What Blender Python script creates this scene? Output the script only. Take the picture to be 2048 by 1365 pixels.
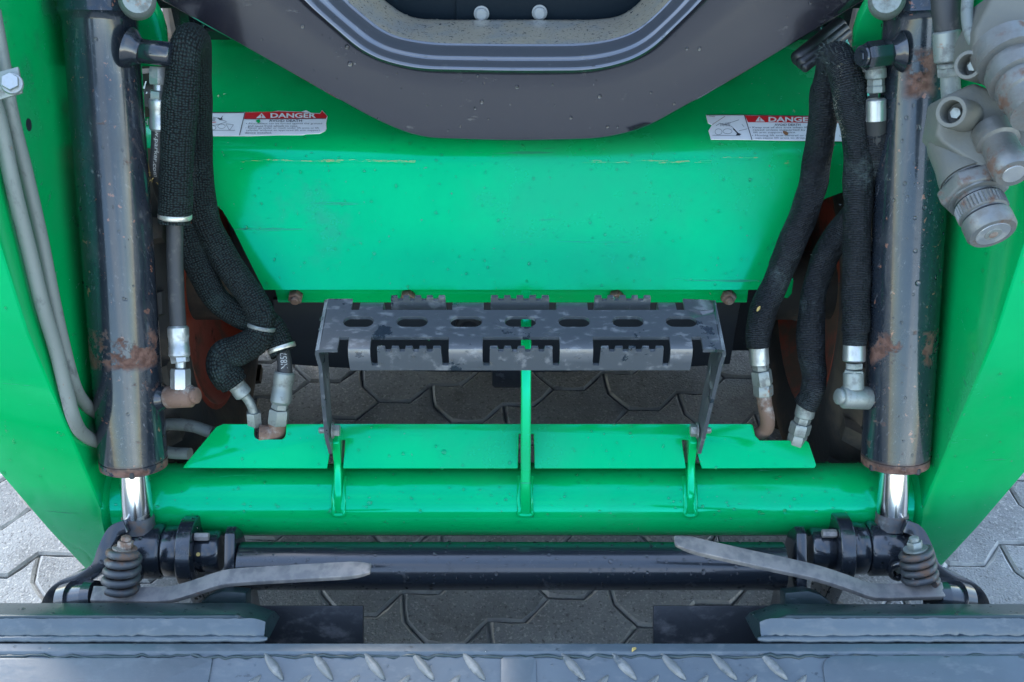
import bpy, bmesh, math, random
from mathutils import Vector, Matrix, Quaternion
random.seed(7)
R = math.radians
scene = bpy.context.scene
for o in list(bpy.data.objects):
    bpy.data.objects.remove(o, do_unlink=True)
COL = scene.collection

# ------------------------------------------------------------------ camera
PITCH, CAMZ, FPX = R(43), 1.5, 2250.0
cam = bpy.data.objects.new('camera', bpy.data.cameras.new('camera'))
COL.objects.link(cam); scene.camera = cam
cam.location = (0, 0, CAMZ); cam.rotation_euler = (R(90) - PITCH, 0, 0)
cam.data.sensor_width = 36; cam.data.lens = FPX / 2048 * 36
cam.data.clip_start = 0.02; cam.data.clip_end = 3000
cam.data.dof.use_dof = True; cam.data.dof.focus_distance = 1.45; cam.data.dof.aperture_fstop = 16

# ------------------------------------------------------------------ sky, sun, exposure
SUN_AZ, SUN_EL = R(-34), R(54)            # from behind the machine, to the left
world = bpy.data.worlds.new('World'); scene.world = world; world.use_nodes = True
wn = world.node_tree; bg = wn.nodes['Background']
sky = wn.nodes.new('ShaderNodeTexSky'); sky.sky_type = 'NISHITA'; sky.sun_disc = False
sky.sun_elevation = SUN_EL; sky.sun_rotation = SUN_AZ
sky.air_density = 1.3; sky.dust_density = 0.5; sky.ozone_density = 1.0
tcw = wn.nodes.new('ShaderNodeTexCoord'); cn = wn.nodes.new('ShaderNodeTexNoise'); cn.inputs['Scale'].default_value = 2.6; cn.inputs['Detail'].default_value = 7; cn.inputs['Roughness'].default_value = .55
wn.links.new(tcw.outputs['Generated'], cn.inputs['Vector'])
cm = wn.nodes.new('ShaderNodeMapRange'); cm.interpolation_type = 'SMOOTHSTEP'; cm.inputs[1].default_value = .47; cm.inputs[2].default_value = .66; cm.inputs[4].default_value = .42
wn.links.new(cn.outputs[0], cm.inputs[0])
bw = wn.nodes.new('ShaderNodeRGBToBW'); wn.links.new(sky.outputs[0], bw.inputs[0])
cl_ = wn.nodes.new('ShaderNodeMath'); cl_.operation = 'MULTIPLY'; cl_.inputs[1].default_value = 2.1; wn.links.new(bw.outputs[0], cl_.inputs[0])
mx = wn.nodes.new('ShaderNodeMix'); mx.data_type = 'RGBA'; wn.links.new(cm.outputs[0], mx.inputs[0]); wn.links.new(sky.outputs[0], mx.inputs[6]); wn.links.new(cl_.outputs[0], mx.inputs[7])
wn.links.new(mx.outputs[2], bg.inputs[0]); bg.inputs[1].default_value = 0.14
sl = bpy.data.lights.new('sun', 'SUN'); sl.energy = 0.55; sl.angle = R(10); sl.color = (1, .95, .87)
so = bpy.data.objects.new('sun', sl); COL.objects.link(so)
sd = Vector((math.sin(SUN_AZ) * math.cos(SUN_EL), math.cos(SUN_AZ) * math.cos(SUN_EL), math.sin(SUN_EL)))
so.rotation_euler = sd.to_track_quat('Z', 'Y').to_euler(); so.location = (0, 6, 8)
vs = scene.view_settings
vs.view_transform = 'Standard'; vs.look = 'None'; vs.exposure = 2.3; vs.gamma = 1; vs.use_curve_mapping = False
scene.render.resolution_x = 1024; scene.render.resolution_y = 682
scene.render.engine = 'CYCLES'

# ------------------------------------------------------------------ pixel -> place helpers
FW = Vector((0, math.cos(PITCH), -math.sin(PITCH))); UP = Vector((0, math.sin(PITCH), math.cos(PITCH)))
CAM = Vector((0, 0, CAMZ))
def ray(u, v): return FW + Vector((1, 0, 0)) * ((u - 1024) / FPX) + UP * ((682.5 - v) / FPX)
def PD(u, v, d): return CAM + ray(u, v) * d
def PY(u, v, Y): r = ray(u, v); return CAM + r * (Y / r.y)
def PZ(u, v, z): r = ray(u, v); return CAM + r * ((z - CAMZ) / r.z)
def PP(u, v, p0, n): r = ray(u, v); return CAM + r * ((p0 - CAM).dot(n) / r.dot(n))

# ------------------------------------------------------------------ materials
M = {}
class G:
    def __init__(s, name):
        s.m = bpy.data.materials.new(name); s.m.use_nodes = True
        s.t = s.m.node_tree; s.b = s.t.nodes['Principled BSDF']
    def n(s, typ, **kw):
        x = s.t.nodes.new(typ)
        for k, v in kw.items():
            if k.startswith('i_'):
                key = k[2:]; x.inputs[int(key) if key.isdigit() else key].default_value = v
            else: setattr(x, k, v)
        return x
    def l(s, a, b): s.t.links.new(a, b)
    def math(s, op, a, b=None, c=None):
        x = s.n('ShaderNodeMath', operation=op)
        for i, q in enumerate((a, b, c)):
            if q is None: continue
            if isinstance(q, (int, float)): x.inputs[i].default_value = q
            else: s.l(q, x.inputs[i])
        return x.outputs[0]
    def ramp(s, fac, lo, hi):
        x = s.n('ShaderNodeMapRange', i_1=lo, i_2=hi, interpolation_type='SMOOTHSTEP'); s.l(fac, x.inputs[0]); return x.outputs[0]
    def mixc(s, fac, a, b):
        x = s.n('ShaderNodeMix', data_type='RGBA')
        if isinstance(fac, (int, float)): x.inputs[0].default_value = fac
        else: s.l(fac, x.inputs[0])
        for i, q in ((6, a), (7, b)):
            if isinstance(q, tuple): x.inputs[i].default_value = (*q[:3], 1)
            else: s.l(q, x.inputs[i])
        return x.outputs[2]
    def mixf(s, fac, a, b):
        x = s.n('ShaderNodeMix', data_type='FLOAT')
        s.l(fac, x.inputs[0])
        for i, q in ((2, a), (3, b)):
            if isinstance(q, (int, float)): x.inputs[i].default_value = q
            else: s.l(q, x.inputs[i])
        return x.outputs[0]
    def coord(s, kind, scale=(1, 1, 1), rot=(0, 0, 0)):
        tc = s.n('ShaderNodeTexCoord')
        mp = s.n('ShaderNodeMapping'); mp.inputs['Scale'].default_value = scale; mp.inputs['Rotation'].default_value = rot
        s.l(tc.outputs[kind], mp.inputs[0]); return mp.outputs[0]
    def world(s, scale=(1, 1, 1), rot=(0, 0, 0)):
        gm = s.n('ShaderNodeNewGeometry')
        mp = s.n('ShaderNodeMapping'); mp.inputs['Scale'].default_value = scale; mp.inputs['Rotation'].default_value = rot
        s.l(gm.outputs['Position'], mp.inputs[0]); return mp.outputs[0]
    def noise(s, co, scale, detail=4, rough=.6, dist=0):
        x = s.n('ShaderNodeTexNoise', i_Scale=scale, i_Detail=detail, i_Roughness=rough, i_Distortion=dist)
        s.l(co, x.inputs['Vector']); return x.outputs[0]

I1 = (1, 1, 1)
def make(name, base, rough=.4, metal=0.0, coat=0.0, coat_rough=.06, spec=.5, layers=(), bump=(), var=0.0, space='world', sheen=0, stint=None, edge=None, rnd=0):
    """layers: (colour, roughness, metallic, scale, lo, hi, stretch, detail); bump: (scale, strength, dist, stretch)"""
    g = G(name); b = g.b
    co = (lambda st: g.world(st)) if space == 'world' else (lambda st: g.coord(space, st))
    c = base; r = rough; me = metal
    if var:
        n = g.noise(co((1, 1, 1)), 9, 5, .6)
        c = g.mixc(g.ramp(n, .3, .7), tuple(x * (1 - var) for x in base), tuple(min(1, x * (1 + var)) for x in base))
    for (lc, lr, lm, sc, lo, hi, st, de) in layers:
        n = g.noise(co(st), sc, de, .65)
        f = g.ramp(n, lo, hi)
        c = g.mixc(f, c, lc); r = g.mixf(f, r, lr); me = g.mixf(f, me, lm)
    if edge:
        gm = g.n('ShaderNodeNewGeometry'); f = g.math('MULTIPLY', g.ramp(gm.outputs['Pointiness'], .505, .56), g.ramp(g.noise(co(I1), 70, 4), .35, .6))
        c = g.mixc(f, c, edge); r = g.mixf(f, r, .5)
    if rnd:
        oi = g.n('ShaderNodeObjectInfo'); hs = g.n('ShaderNodeHueSaturation'); g.l(g.math('ADD', 1 - rnd, g.math('MULTIPLY', oi.outputs['Random'], 2 * rnd)), hs.inputs['Value'])
        g.l(c, hs.inputs['Color']); c = hs.outputs[0]
    for q, key in ((c, 'Base Color'), (r, 'Roughness'), (me, 'Metallic')):
        if isinstance(q, (int, float)): b.inputs[key].default_value = q
        elif isinstance(q, tuple): b.inputs[key].default_value = (*q, 1)
        else: g.l(q, b.inputs[key])
    b.inputs['Coat Weight'].default_value = coat; b.inputs['Coat Roughness'].default_value = coat_rough
    b.inputs['Specular IOR Level'].default_value = spec
    if stint: b.inputs['Specular Tint'].default_value = (*stint, 1)
    if sheen: b.inputs['Sheen Weight'].default_value = sheen
    nrm = None
    for (sc, st, di, str_) in bump:
        n = g.noise(co(str_), sc, 3, .5)
        bp = g.n('ShaderNodeBump', i_Strength=st, i_Distance=di)
        g.l(n, bp.inputs['Height'])
        if nrm: g.l(nrm, bp.inputs['Normal'])
        nrm = bp.outputs[0]
    if nrm: g.l(nrm, b.inputs['Normal'])
    M[name] = g.m
    return g

GREEN = (0.0, 0.365, 0.090)
make('green_paint', GREEN, .10, spec=1.0, stint=(.04, 1, 1), var=.05,
     layers=[((.02, .17, .08), .55, 0, 5, .60, .80, I1, 8), ((.10, .12, .07), .8, 0, 120, .74, .80, I1, 4), ((.010, .31, .09), .34, 0, 3.5, .46, .72, I1, 7), ((.02, .20, .07), .5, 0, 30, .66, .70, (.10, 1, 2.5), 5), ((.09, .11, .06), .85, 0, 150, .70, .75, I1, 3)],
     bump=[(60, .05, .002, I1), (900, .03, .0004, I1)])
make('green_scuffed', GREEN, .14, spec=1.0, stint=(.04, 1, 1), var=.06,
     layers=[((.03, .20, .10), .6, 0, 7, .56, .78, I1, 9), ((.12, .11, .06), .85, 0, 55, .70, .76, (.35, 1, 1), 6), ((.010, .31, .09), .34, 0, 3.5, .46, .72, I1, 7), ((.02, .20, .07), .5, 0, 30, .66, .70, (.10, 1, 2.5), 5), ((.09, .11, .06), .85, 0, 150, .70, .75, I1, 3)],
     bump=[(50, .06, .002, I1), (900, .03, .0004, I1)])
make('black_gloss', (.018, .017, .023), .22, coat=.7, coat_rough=.10, spec=.6, stint=(.88, .94, 1),
     layers=[((.10, .095, .09), .6, 0, 26, .63, .80, (1, 1, 2.5), 8)], bump=[(14, .05, .006, I1), (700, .03, .0005, I1)])
make('black_paint', (.012, .016, .022), .24, coat=.6, coat_rough=.10, spec=.6,
     layers=[((.07, .075, .08), .6, 0, 30, .60, .80, I1, 8), ((.14, .07, .045), .85, 0, 45, .72, .80, I1, 8)],
     bump=[(300, .06, .0008, I1), (40, .08, .002, I1)])
make('scuffed_black', (.018, .021, .026), .42, layers=[((.085, .085, .088), .6, 0, 22, .50, .70, (1, 2, 1), 9), ((.10, .075, .055), .8, 0, 50, .66, .74, I1, 6)], bump=[(120, .15, .002, I1)])
make('step_paint', (.062, .072, .082), .34, coat=.6, coat_rough=.22, spec=.8,
     layers=[((.14, .15, .16), .55, 0, 50, .53, .64, (1, 2, 1), 9), ((.02, .03, .04), .15, 0, 18, .60, .64, I1, 6), ((.20, .13, .10), .8, 0, 70, .74, .80, I1, 6)],
     bump=[(160, .08, .0012, I1)])
make('spring_steel', (.05, .055, .06), .45, layers=[((.12, .07, .045), .85, 0, 40, .5, .66, I1, 7), ((.12, .13, .13), .6, 0, 60, .55, .7, I1, 6)], bump=[(200, .2, .001, I1)])
make('lever_paint', (.115, .112, .112), .5, edge=(.24, .22, .20), layers=[((.14, .14, .145), .6, 0, 35, .55, .75, I1, 8), ((.20, .10, .06), .9, 0, 45, .66, .74, I1, 8)], bump=[(180, .15, .001, I1)])
make('bucket_paint', (.060, .082, .100), .40, coat=.2, coat_rough=.25, var=.10,
     layers=[((.095, .115, .13), .6, 0, 40, .50, .72, (1, 2, 1), 9), ((.015, .028, .04), .4, 0, 28, .66, .72, (1, 2, 1), 7), ((.30, .24, .16), .8, 0, 80, .74, .79, I1, 6)],
     bump=[(120, .18, .0015, I1), (18, .12, .004, I1)])
make('bucket_dark', (.012, .030, .034), .36, coat=.25, coat_rough=.22,
     layers=[((.05, .075, .085), .6, 0, 40, .58, .74, (1, 3, 1), 9), ((.30, .28, .22), .8, 0, 60, .74, .80, I1, 7)], bump=[(260, .2, .0012, I1), (20, .15, .004, I1)])
make('tread_worn', (.13, .14, .14), .42, layers=[((.20, .205, .20), .5, 0, 60, .46, .64, I1, 6), ((.05, .07, .085), .5, 0, 40, .56, .68, I1, 6)], bump=[(200, .2, .001, I1)])
make('weld_bead', (.13, .17, .20), .45, layers=[((.35, .34, .28), .6, 0, 40, .52, .7, I1, 6)], bump=[(120, .5, .004, I1)])
make('zinc', (.44, .46, .455), .38, metal=.85, layers=[((.34, .36, .34), .6, .5, 60, .48, .70, I1, 7), ((.25, .17, .11), .85, 0, 50, .68, .78, I1, 6)], bump=[(220, .15, .0008, I1)])
make('dull_zinc', (.25, .28, .265), .50, metal=.6, layers=[((.16, .17, .16), .7, .3, 70, .48, .66, I1, 7), ((.27, .13, .07), .9, 0, 40, .62, .72, I1, 7)], bump=[(220, .2, .0008, I1)])
make('cast_metal', (.120, .124, .108), .6, metal=.15, layers=[((.12, .13, .125), .6, .3, 30, .5, .72, I1, 7), ((.30, .15, .08), .9, 0, 40, .70, .78, I1, 7)], bump=[(260, .25, .0012, I1), (30, .15, .004, I1)])
make('coupler_metal', (.16, .172, .168), .45, metal=.55, layers=[((.12, .12, .11), .6, .2, 35, .45, .62, I1, 7), ((.11, .065, .045), .85, .0, 42, .54, .66, I1, 7)], bump=[(200, .3, .0012, I1)])
make('rusty_steel', (.17, .105, .075), .75, metal=.2, layers=[((.30, .27, .24), .6, .4, 40, .50, .66, I1, 7), ((.07, .045, .035), .9, 0, 60, .58, .7, I1, 7)], bump=[(260, .4, .0015, I1)])
make('steel_line', (.19, .215, .20), .55, metal=.25, layers=[((.09, .10, .095), .8, 0, 60, .52, .70, (1, 1, .5), 8), ((.20, .14, .09), .9, 0, 90, .66, .74, I1, 6)], bump=[(200, .25, .001, I1)])
make('chrome', (.72, .74, .77), .17, metal=1, layers=[((.40, .41, .42), .3, 1, 30, .60, .72, (1, 1, 3), 6)], bump=[(500, .02, .0004, I1)])
make('rubber_hose', (.028, .030, .032), .55, layers=[((.10, .095, .085), .8, 0, 60, .55, .75, I1, 7)], bump=[(300, .2, .0008, I1)])
make('black_rubber', (.014, .015, .017), .42, bump=[(200, .1, .001, I1)])
make('tyre_rubber', (.030, .028, .026), .75, layers=[((.11, .085, .06), .95, 0, 8, .42, .66, I1, 8)], bump=[(90, .3, .003, I1)])
make('rim_paint', (.42, .060, .024), .55, layers=[((.16, .10, .065), .9, 0, 9, .44, .62, I1, 9), ((.06, .04, .03), .9, 0, 20, .62, .72, I1, 7)], bump=[(80, .2, .002, I1)])
make('orange_flange', (.55, .08, .02), .5, layers=[((.20, .13, .09), .9, 0, 20, .5, .66, I1, 8)])
make('belly_black', (.012, .016, .022), .5, bump=[(60, .1, .003, I1)])
make('floor_black', (.004, .010, .016), .6, spec=.15, layers=[((.010, .024, .034), .6, 0, 12, .55, .75, (3, 1, 1), 7)], bump=[(90, .2, .002, I1)])
make('rim_gloss', (.12, .13, .15), .16, metal=.45, coat=.6, coat_rough=.08, layers=[((.30, .30, .29), .4, .4, 20, .62, .74, I1, 7)], bump=[(30, .08, .004, I1)])
make('worn_sill', (.46, .40, .30), .3, metal=.1, coat=.6, coat_rough=.05,
     layers=[((.42, .41, .37), .5, .3, 22, .45, .66, I1, 9), ((.05, .06, .065), .5, 0, 260, .60, .64, I1, 3), ((.02, .03, .035), .1, 0, 14, .66, .68, I1, 4)], bump=[(160, .3, .0015, I1), (24, .15, .003, I1)])
make('white_bolt', (.28, .29, .285), .5, bump=[(200, .2, .001, I1)])
make('band_steel', (.60, .58, .50), .35, metal=.7, bump=[(80, .1, .001, I1)])
make('decal_white', (.72, .73, .74), .4, layers=[((.42, .34, .26), .7, 0, 60, .64, .76, I1, 7)])
make('decal_red', (.55, .015, .02), .4, layers=[((.30, .02, .02), .6, 0, 60, .60, .74, I1, 7)])
make('decal_black', (.02, .022, .03), .5)
make('decal_text', (.05, .055, .07), .55)
make('hose_print', (.30, .31, .30), .7)
make('print_white', (.62, .64, .62), .6)
make('rust_spot', (.22, .09, .03), .9, bump=[(300, .4, .001, I1)])
make('bare_primer', (.34, .27, .09), .6, layers=[((.0, .30, .08), .3, 0, 90, .45, .55, I1, 5)])
make('dry_leaf', (.50, .36, .12), .8)
make('paver_edge', (.44, .43, .40), .9, var=.2, layers=[((.26, .25, .24), .9, 0, 30, .5, .7, I1, 6)], bump=[(240, .5, .002, I1)])
make('paver', (.29, .29, .28), .88, var=.14, rnd=.16,
     layers=[((.20, .195, .185), .9, 0, 14, .50, .75, I1, 9), ((.48, .46, .42), .9, 0, 220, .54, .66, I1, 4), ((.15, .145, .14), .9, 0, 160, .56, .68, I1, 4), ((.10, .10, .10), .7, 0, 3.2, .60, .70, I1, 5)],
     bump=[(300, .9, .0030, I1), (40, .2, .003, I1)])
make('ground_sand', (.26, .255, .24), .95, var=.15, layers=[((.10, .10, .095), .95, 0, 60, .5, .7, I1, 6)], bump=[(300, .6, .003, I1)])
make('fuzz', (.07, .09, .085), .9)
make('fuzz_light', (.30, .28, .22), .9)

# cylinder paint: black blue enamel with scratches and one flaked rusty band (UV: u round, v metres)
def cyl_paint(name, bands):
    g = G(name); b = g.b
    uv = g.n('ShaderNodeUVMap').outputs[0]
    sp = g.n('ShaderNodeSeparateXYZ'); g.l(uv, sp.inputs[0])
    w = g.world()
    base = g.mixc(g.ramp(g.noise(w, 8, 6), .35, .7), (.010, .015, .022), (.018, .023, .031))
    scr = g.noise(g.world((40, 40, 5)), 6, 7, .7)
    base = g.mixc(g.math('MULTIPLY', g.ramp(scr, .58, .72), .6), base, (.17, .17, .18))
    chips = g.ramp(g.noise(w, 85, 4, .6), .66, .69)
    base = g.mixc(chips, base, (.20, .09, .06))
    tot = None
    nz = g.noise(w, 42, 7, .68); nz2 = g.noise(w, 13, 3)
    vv = g.math('ADD', sp.outputs[1], g.math('MULTIPLY', g.math('SUBTRACT', g.noise(w, 34, 3), .5), .03))
    for (lo, hi, amt, ulo, uhi) in bands:
        q = sp.outputs[1] if hi < .02 else vv
        m = g.math('MULTIPLY', g.ramp(q, lo - .006, lo + .006), g.math('SUBTRACT', 1.0, g.ramp(q, hi - .006, hi + .006)))
        um = g.math('MULTIPLY', g.ramp(sp.outputs[0], ulo - .03, ulo + .03), g.math('SUBTRACT', 1.0, g.ramp(sp.outputs[0], uhi - .03, uhi + .03)))
        k = g.math('MULTIPLY', g.math('MULTIPLY', m, um), g.ramp(g.math('ADD', g.math('MULTIPLY', nz, .7), g.math('MULTIPLY', nz2, .4)), .60 - amt, .66 - amt))
        tot = k if tot is None else g.math('MAXIMUM', tot, k)
    halo = g.ramp(g.noise(w, 11, 6, .7), .50, .72); base = g.mixc(g.math('MULTIPLY', halo, .55), base, (.048, .050, .056))
    streak = g.ramp(g.noise(g.world((70, 70, 3)), 1.6, 5, .7), .60, .70); base = g.mixc(g.math('MULTIPLY', streak, .5), base, (.085, .075, .07))
    rust = g.mixc(g.ramp(g.noise(w, 120, 5), .35, .65), (.075, .034, .022), (.150, .080, .058))
    base = g.mixc(tot, base, rust)
    g.l(base, b.inputs['Base Color'])
    g.l(g.mixf(tot, g.mixf(g.ramp(nz2, .3, .7), .15, .28), .85), b.inputs['Roughness'])
    g.l(g.math('SUBTRACT', .48, g.math('MULTIPLY', g.math('MAXIMUM', tot, g.math('MULTIPLY', halo, .6)), .48)), b.inputs['Coat Weight']); b.inputs['Coat Roughness'].default_value = .05
    bp = g.n('ShaderNodeBump', i_Strength=.12, i_Distance=.0012); g.l(g.noise(w, 110, 5), bp.inputs['Height'])
    bp2 = g.n('ShaderNodeBump', i_Strength=.35, i_Distance=.001, invert=True); g.l(tot, bp2.inputs['Height']); g.l(bp.outputs[0], bp2.inputs['Normal'])
    g.l(bp2.outputs[0], b.inputs['Normal'])
    b.inputs['Specular IOR Level'].default_value = .45; b.inputs['Specular Tint'].default_value = (.82, .93, 1, 1); b.inputs['Coat IOR'].default_value = 1.5
    M[name] = g.m

def knit(name):
    g = G(name); b = g.b
    uv = g.coord('UV', (30, 330, 1))
    vo = g.n('ShaderNodeTexVoronoi', voronoi_dimensions='2D', feature='F1', i_Scale=1.0, i_Randomness=.45); g.l(uv, vo.inputs['Vector'])
    d = vo.outputs['Distance']
    big = g.noise(g.world(), 22, 4)
    c = g.mixc(g.ramp(d, .12, .55), (.016, .030, .029), (.001, .002, .0025))
    c = g.mixc(g.math('MULTIPLY', g.ramp(big, .50, .76), .30), c, (.045, .080, .070))
    g.l(c, b.inputs['Base Color']); b.inputs['Roughness'].default_value = .7; b.inputs['Specular IOR Level'].default_value = .3
    bp = g.n('ShaderNodeBump', i_Strength=1.0, i_Distance=.0030, invert=True); g.l(d, bp.inputs['Height'])
    bp2 = g.n('ShaderNodeBump', i_Strength=.5, i_Distance=.006); g.l(big, bp2.inputs['Height']); g.l(bp.outputs[0], bp2.inputs['Normal'])
    g.l(bp2.outputs[0], b.inputs['Normal'])
    M[name] = g.m
knit('knit_sleeve')

def woven(name, worn):
    g = G(name); b = g.b
    uv = g.coord('UV', (1, 1, 1))
    w1 = g.n('ShaderNodeTexWave', wave_type='BANDS', bands_direction='Y', i_Scale=150.0, i_Distortion=.6, i_Detail=1); g.l(uv, w1.inputs['Vector'])
    w2 = g.n('ShaderNodeTexWave', wave_type='BANDS', bands_direction='X', i_Scale=9.0); g.l(uv, w2.inputs['Vector'])
    h = g.math('ADD', w1.outputs['Fac'], g.math('MULTIPLY', w2.outputs['Fac'], .25))
    big = g.noise(g.world(), 16, 6)
    fine = g.noise(g.world(), 160, 5)
    c = g.mixc(g.ramp(w1.outputs['Fac'], .2, .9), (.003, .004, .005), (.016, .020, .025))
    c = g.mixc(g.math('MULTIPLY', g.ramp(big, .60 - worn, .85 - worn), g.ramp(fine, .3, .7)), c, (.050, .068, .068))
    g.l(c, b.inputs['Base Color']); b.inputs['Roughness'].default_value = .6; b.inputs['Specular IOR Level'].default_value = .3
    bp = g.n('ShaderNodeBump', i_Strength=.7, i_Distance=.0016); g.l(h, bp.inputs['Height'])
    bp2 = g.n('ShaderNodeBump', i_Strength=.8, i_Distance=.014); g.l(g.noise(g.world((1, 1, 1.8)), 34, 3), bp2.inputs['Height']); g.l(bp.outputs[0], bp2.inputs['Normal'])
    g.l(bp2.outputs[0], b.inputs['Normal'])
    M[name] = g.m
woven('woven_sleeve', 0.0); woven('woven_worn', .14)

g = G('water'); g.b.inputs['Base Color'].default_value = (1, 1, 1, 1); g.b.inputs['Roughness'].default_value = .02
g.b.inputs['IOR'].default_value = 1.33; g.b.inputs['Transmission Weight'].default_value = 1.0
M['water'] = g.m

# ------------------------------------------------------------------ mesh helpers
ORG = {}
def link(name, me, mat, parent=None, origin=None):
    c = Vector(origin) if origin is not None else None
    if c is None:
        lo = Vector((1e9,) * 3); hi = -lo
        for v in me.vertices:
            for i in range(3): lo[i] = min(lo[i], v.co[i]); hi[i] = max(hi[i], v.co[i])
        c = (lo + hi) / 2
    me.transform(Matrix.Translation(-c))
    o = bpy.data.objects.new(name, me); COL.objects.link(o)
    if mat: me.materials.append(M[mat])
    base = Vector((0, 0, 0))
    if parent: o.parent = parent; base = ORG[parent.name]
    o.location = c - base; ORG[o.name] = c
    return o
def mk(name, bm, mat, parent=None, bevel=0, seg=2, smooth=38, origin=None):
    bmesh.ops.remove_doubles(bm, verts=bm.verts, dist=1e-6)
    bmesh.ops.recalc_face_normals(bm, faces=bm.faces)
    if bevel:
        es = [e for e in bm.edges if len(e.link_faces) == 2 and e.calc_face_angle(0) > R(35)]
        bmesh.ops.bevel(bm, geom=es, offset=bevel, segments=seg, profile=.6, affect='EDGES', clamp_overlap=True)
    me = bpy.data.meshes.new(name); bm.to_mesh(me); bm.free()
    for p in me.polygons: p.use_smooth = True
    me.set_sharp_from_angle(angle=R(smooth))
    return link(name, me, mat, parent, origin)
def dup(o, loc_world, parent, rot=None):
    c = o.copy(); COL.objects.link(c); c.parent = parent; c.location = Vector(loc_world) - ORG[parent.name]
    ORG[c.name] = Vector(loc_world)
    if rot is not None: c.rotation_euler = rot
    return c
def empty(name, loc):
    o = bpy.data.objects.new(name, None); COL.objects.link(o); o.location = loc; o.empty_display_size = .1
    ORG[o.name] = Vector(loc); return o

def frame(d, hint=None):
    d = d.normalized(); h = hint or (Vector((0, 0, 1)) if abs(d.z) < .9 else Vector((0, 1, 0)))
    x = h.cross(d).normalized(); return x, d.cross(x).normalized()
def lathe(bm, p0, p1, prof, seg=32, hint=None, phase=0, cap=True):
    """prof: (fraction along p0-p1, radius)"""
    p0 = Vector(p0); p1 = Vector(p1); d = p1 - p0; L = d.length; x, y = frame(d, hint)
    lay = bm.loops.layers.uv.verify()
    rings = []
    for (t, r) in prof:
        rings.append([bm.verts.new(p0 + d * t + (x * math.cos(phase + 2 * math.pi * k / seg) + y * math.sin(phase + 2 * math.pi * k / seg)) * r) for k in range(seg)])
    for i in range(len(rings) - 1):
        for k in range(seg):
            f = bm.faces.new((rings[i][k], rings[i][(k + 1) % seg], rings[i + 1][(k + 1) % seg], rings[i + 1][k]))
            us = (k / seg, (k + 1) / seg, (k + 1) / seg, k / seg); ts = (prof[i][0], prof[i][0], prof[i + 1][0], prof[i + 1][0])
            for lp, uu, tt in zip(f.loops, us, ts): lp[lay].uv = (uu, tt * L)
    if cap: bm.faces.new(rings[0][::-1]); bm.faces.new(rings[-1])
    return bm
def rounded(L, prof, r=.0015):
    """turns a list of (metres, radius) into fractions with small chamfers at the ends"""
    out = []
    (a, ra), (b, rb) = prof[0], prof[-1]
    out = [(a, ra - r), (a + r, ra)] + list(prof[1:-1]) + [(b - r, rb), (b, rb - r)]
    return [(t / L, q) for t, q in out]
def cyl(bm, p0, p1, r, seg=24, ch=.0015, hint=None, phase=0):
    L = (Vector(p1) - Vector(p0)).length; ch = min(ch, L * .3, r * .4)
    return lathe(bm, p0, p1, rounded(L, [(0, r), (L, r)], ch), seg, hint, phase)
def catmull(pts, n=8):
    P = [Vector(p) for p in pts]; out = []
    Q = [P[0] * 2 - P[1]] + P + [P[-1] * 2 - P[-2]]
    for i in range(1, len(Q) - 2):
        a, b, c, d = Q[i - 1:i + 3]
        for k in range(n):
            t = k / n
            out.append(.5 * ((2 * b) + (c - a) * t + (2 * a - 5 * b + 4 * c - d) * t * t + (3 * b - a - 3 * c + d) * t ** 3))
    out.append(P[-1]); return out
def tube(bm, pts, rad, seg=18, sq=1.0, wob=0.0, sd=0, close=True):
    lay = bm.loops.layers.uv.verify(); rnd = random.Random(sd)
    n = len(pts); tang = [(pts[min(i + 1, n - 1)] - pts[max(i - 1, 0)]).normalized() for i in range(n)]
    x, y = frame(tang[0]); rings = []; dist = [0]
    ph = [rnd.uniform(0, 6.28) for _ in range(6)]
    for i in range(n):
        if i:
            q = tang[i - 1].rotation_difference(tang[i]); x = q @ x; y = tang[i].cross(x).normalized(); x = y.cross(tang[i]).normalized()
            dist.append(dist[-1] + (pts[i] - pts[i - 1]).length)
        r = rad(i / (n - 1)) if callable(rad) else rad
        ring = []
        for k in range(seg):
            a = 2 * math.pi * k / seg
            rr = r
            if wob:
                s = dist[-1]
                rr = r * (1 + wob * (math.sin(2 * a + s * 55 + ph[0]) * .5 + math.sin(3 * a - s * 90 + ph[1]) * .35 + math.sin(s * 130 + ph[2] + a) * .3 + math.sin(s * 47 + ph[3]) * .5))
            ring.append(bm.verts.new(pts[i] + x * math.cos(a) * rr * sq + y * math.sin(a) * rr))
        rings.append(ring)
    for i in range(n - 1):
        for k in range(seg):
            f = bm.faces.new((rings[i][k], rings[i][(k + 1) % seg], rings[i + 1][(k + 1) % seg], rings[i + 1][k]))
            for lp, uu, tt in zip(f.loops, (k / seg, (k + 1) / seg, (k + 1) / seg, k / seg), (dist[i], dist[i], dist[i + 1], dist[i + 1])): lp[lay].uv = (uu, tt)
    if close: bm.faces.new(rings[0][::-1]); bm.faces.new(rings[-1])
    return bm
def prism(bm, loop, vec):
    a = [bm.verts.new(Vector(p)) for p in loop]; b = [bm.verts.new(Vector(p) + Vector(vec)) for p in loop]; n = len(a)
    bm.faces.new(a[::-1]); bm.faces.new(b)
    for i in range(n): bm.faces.new((a[i], a[(i + 1) % n], b[(i + 1) % n], b[i]))
    return bm
def box(bm, lo, hi):
    x0, y0, z0 = lo; x1, y1, z1 = hi
    return prism(bm, [(x0, y0, z0), (x1, y0, z0), (x1, y1, z0), (x0, y1, z0)], (0, 0, z1 - z0))
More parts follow.
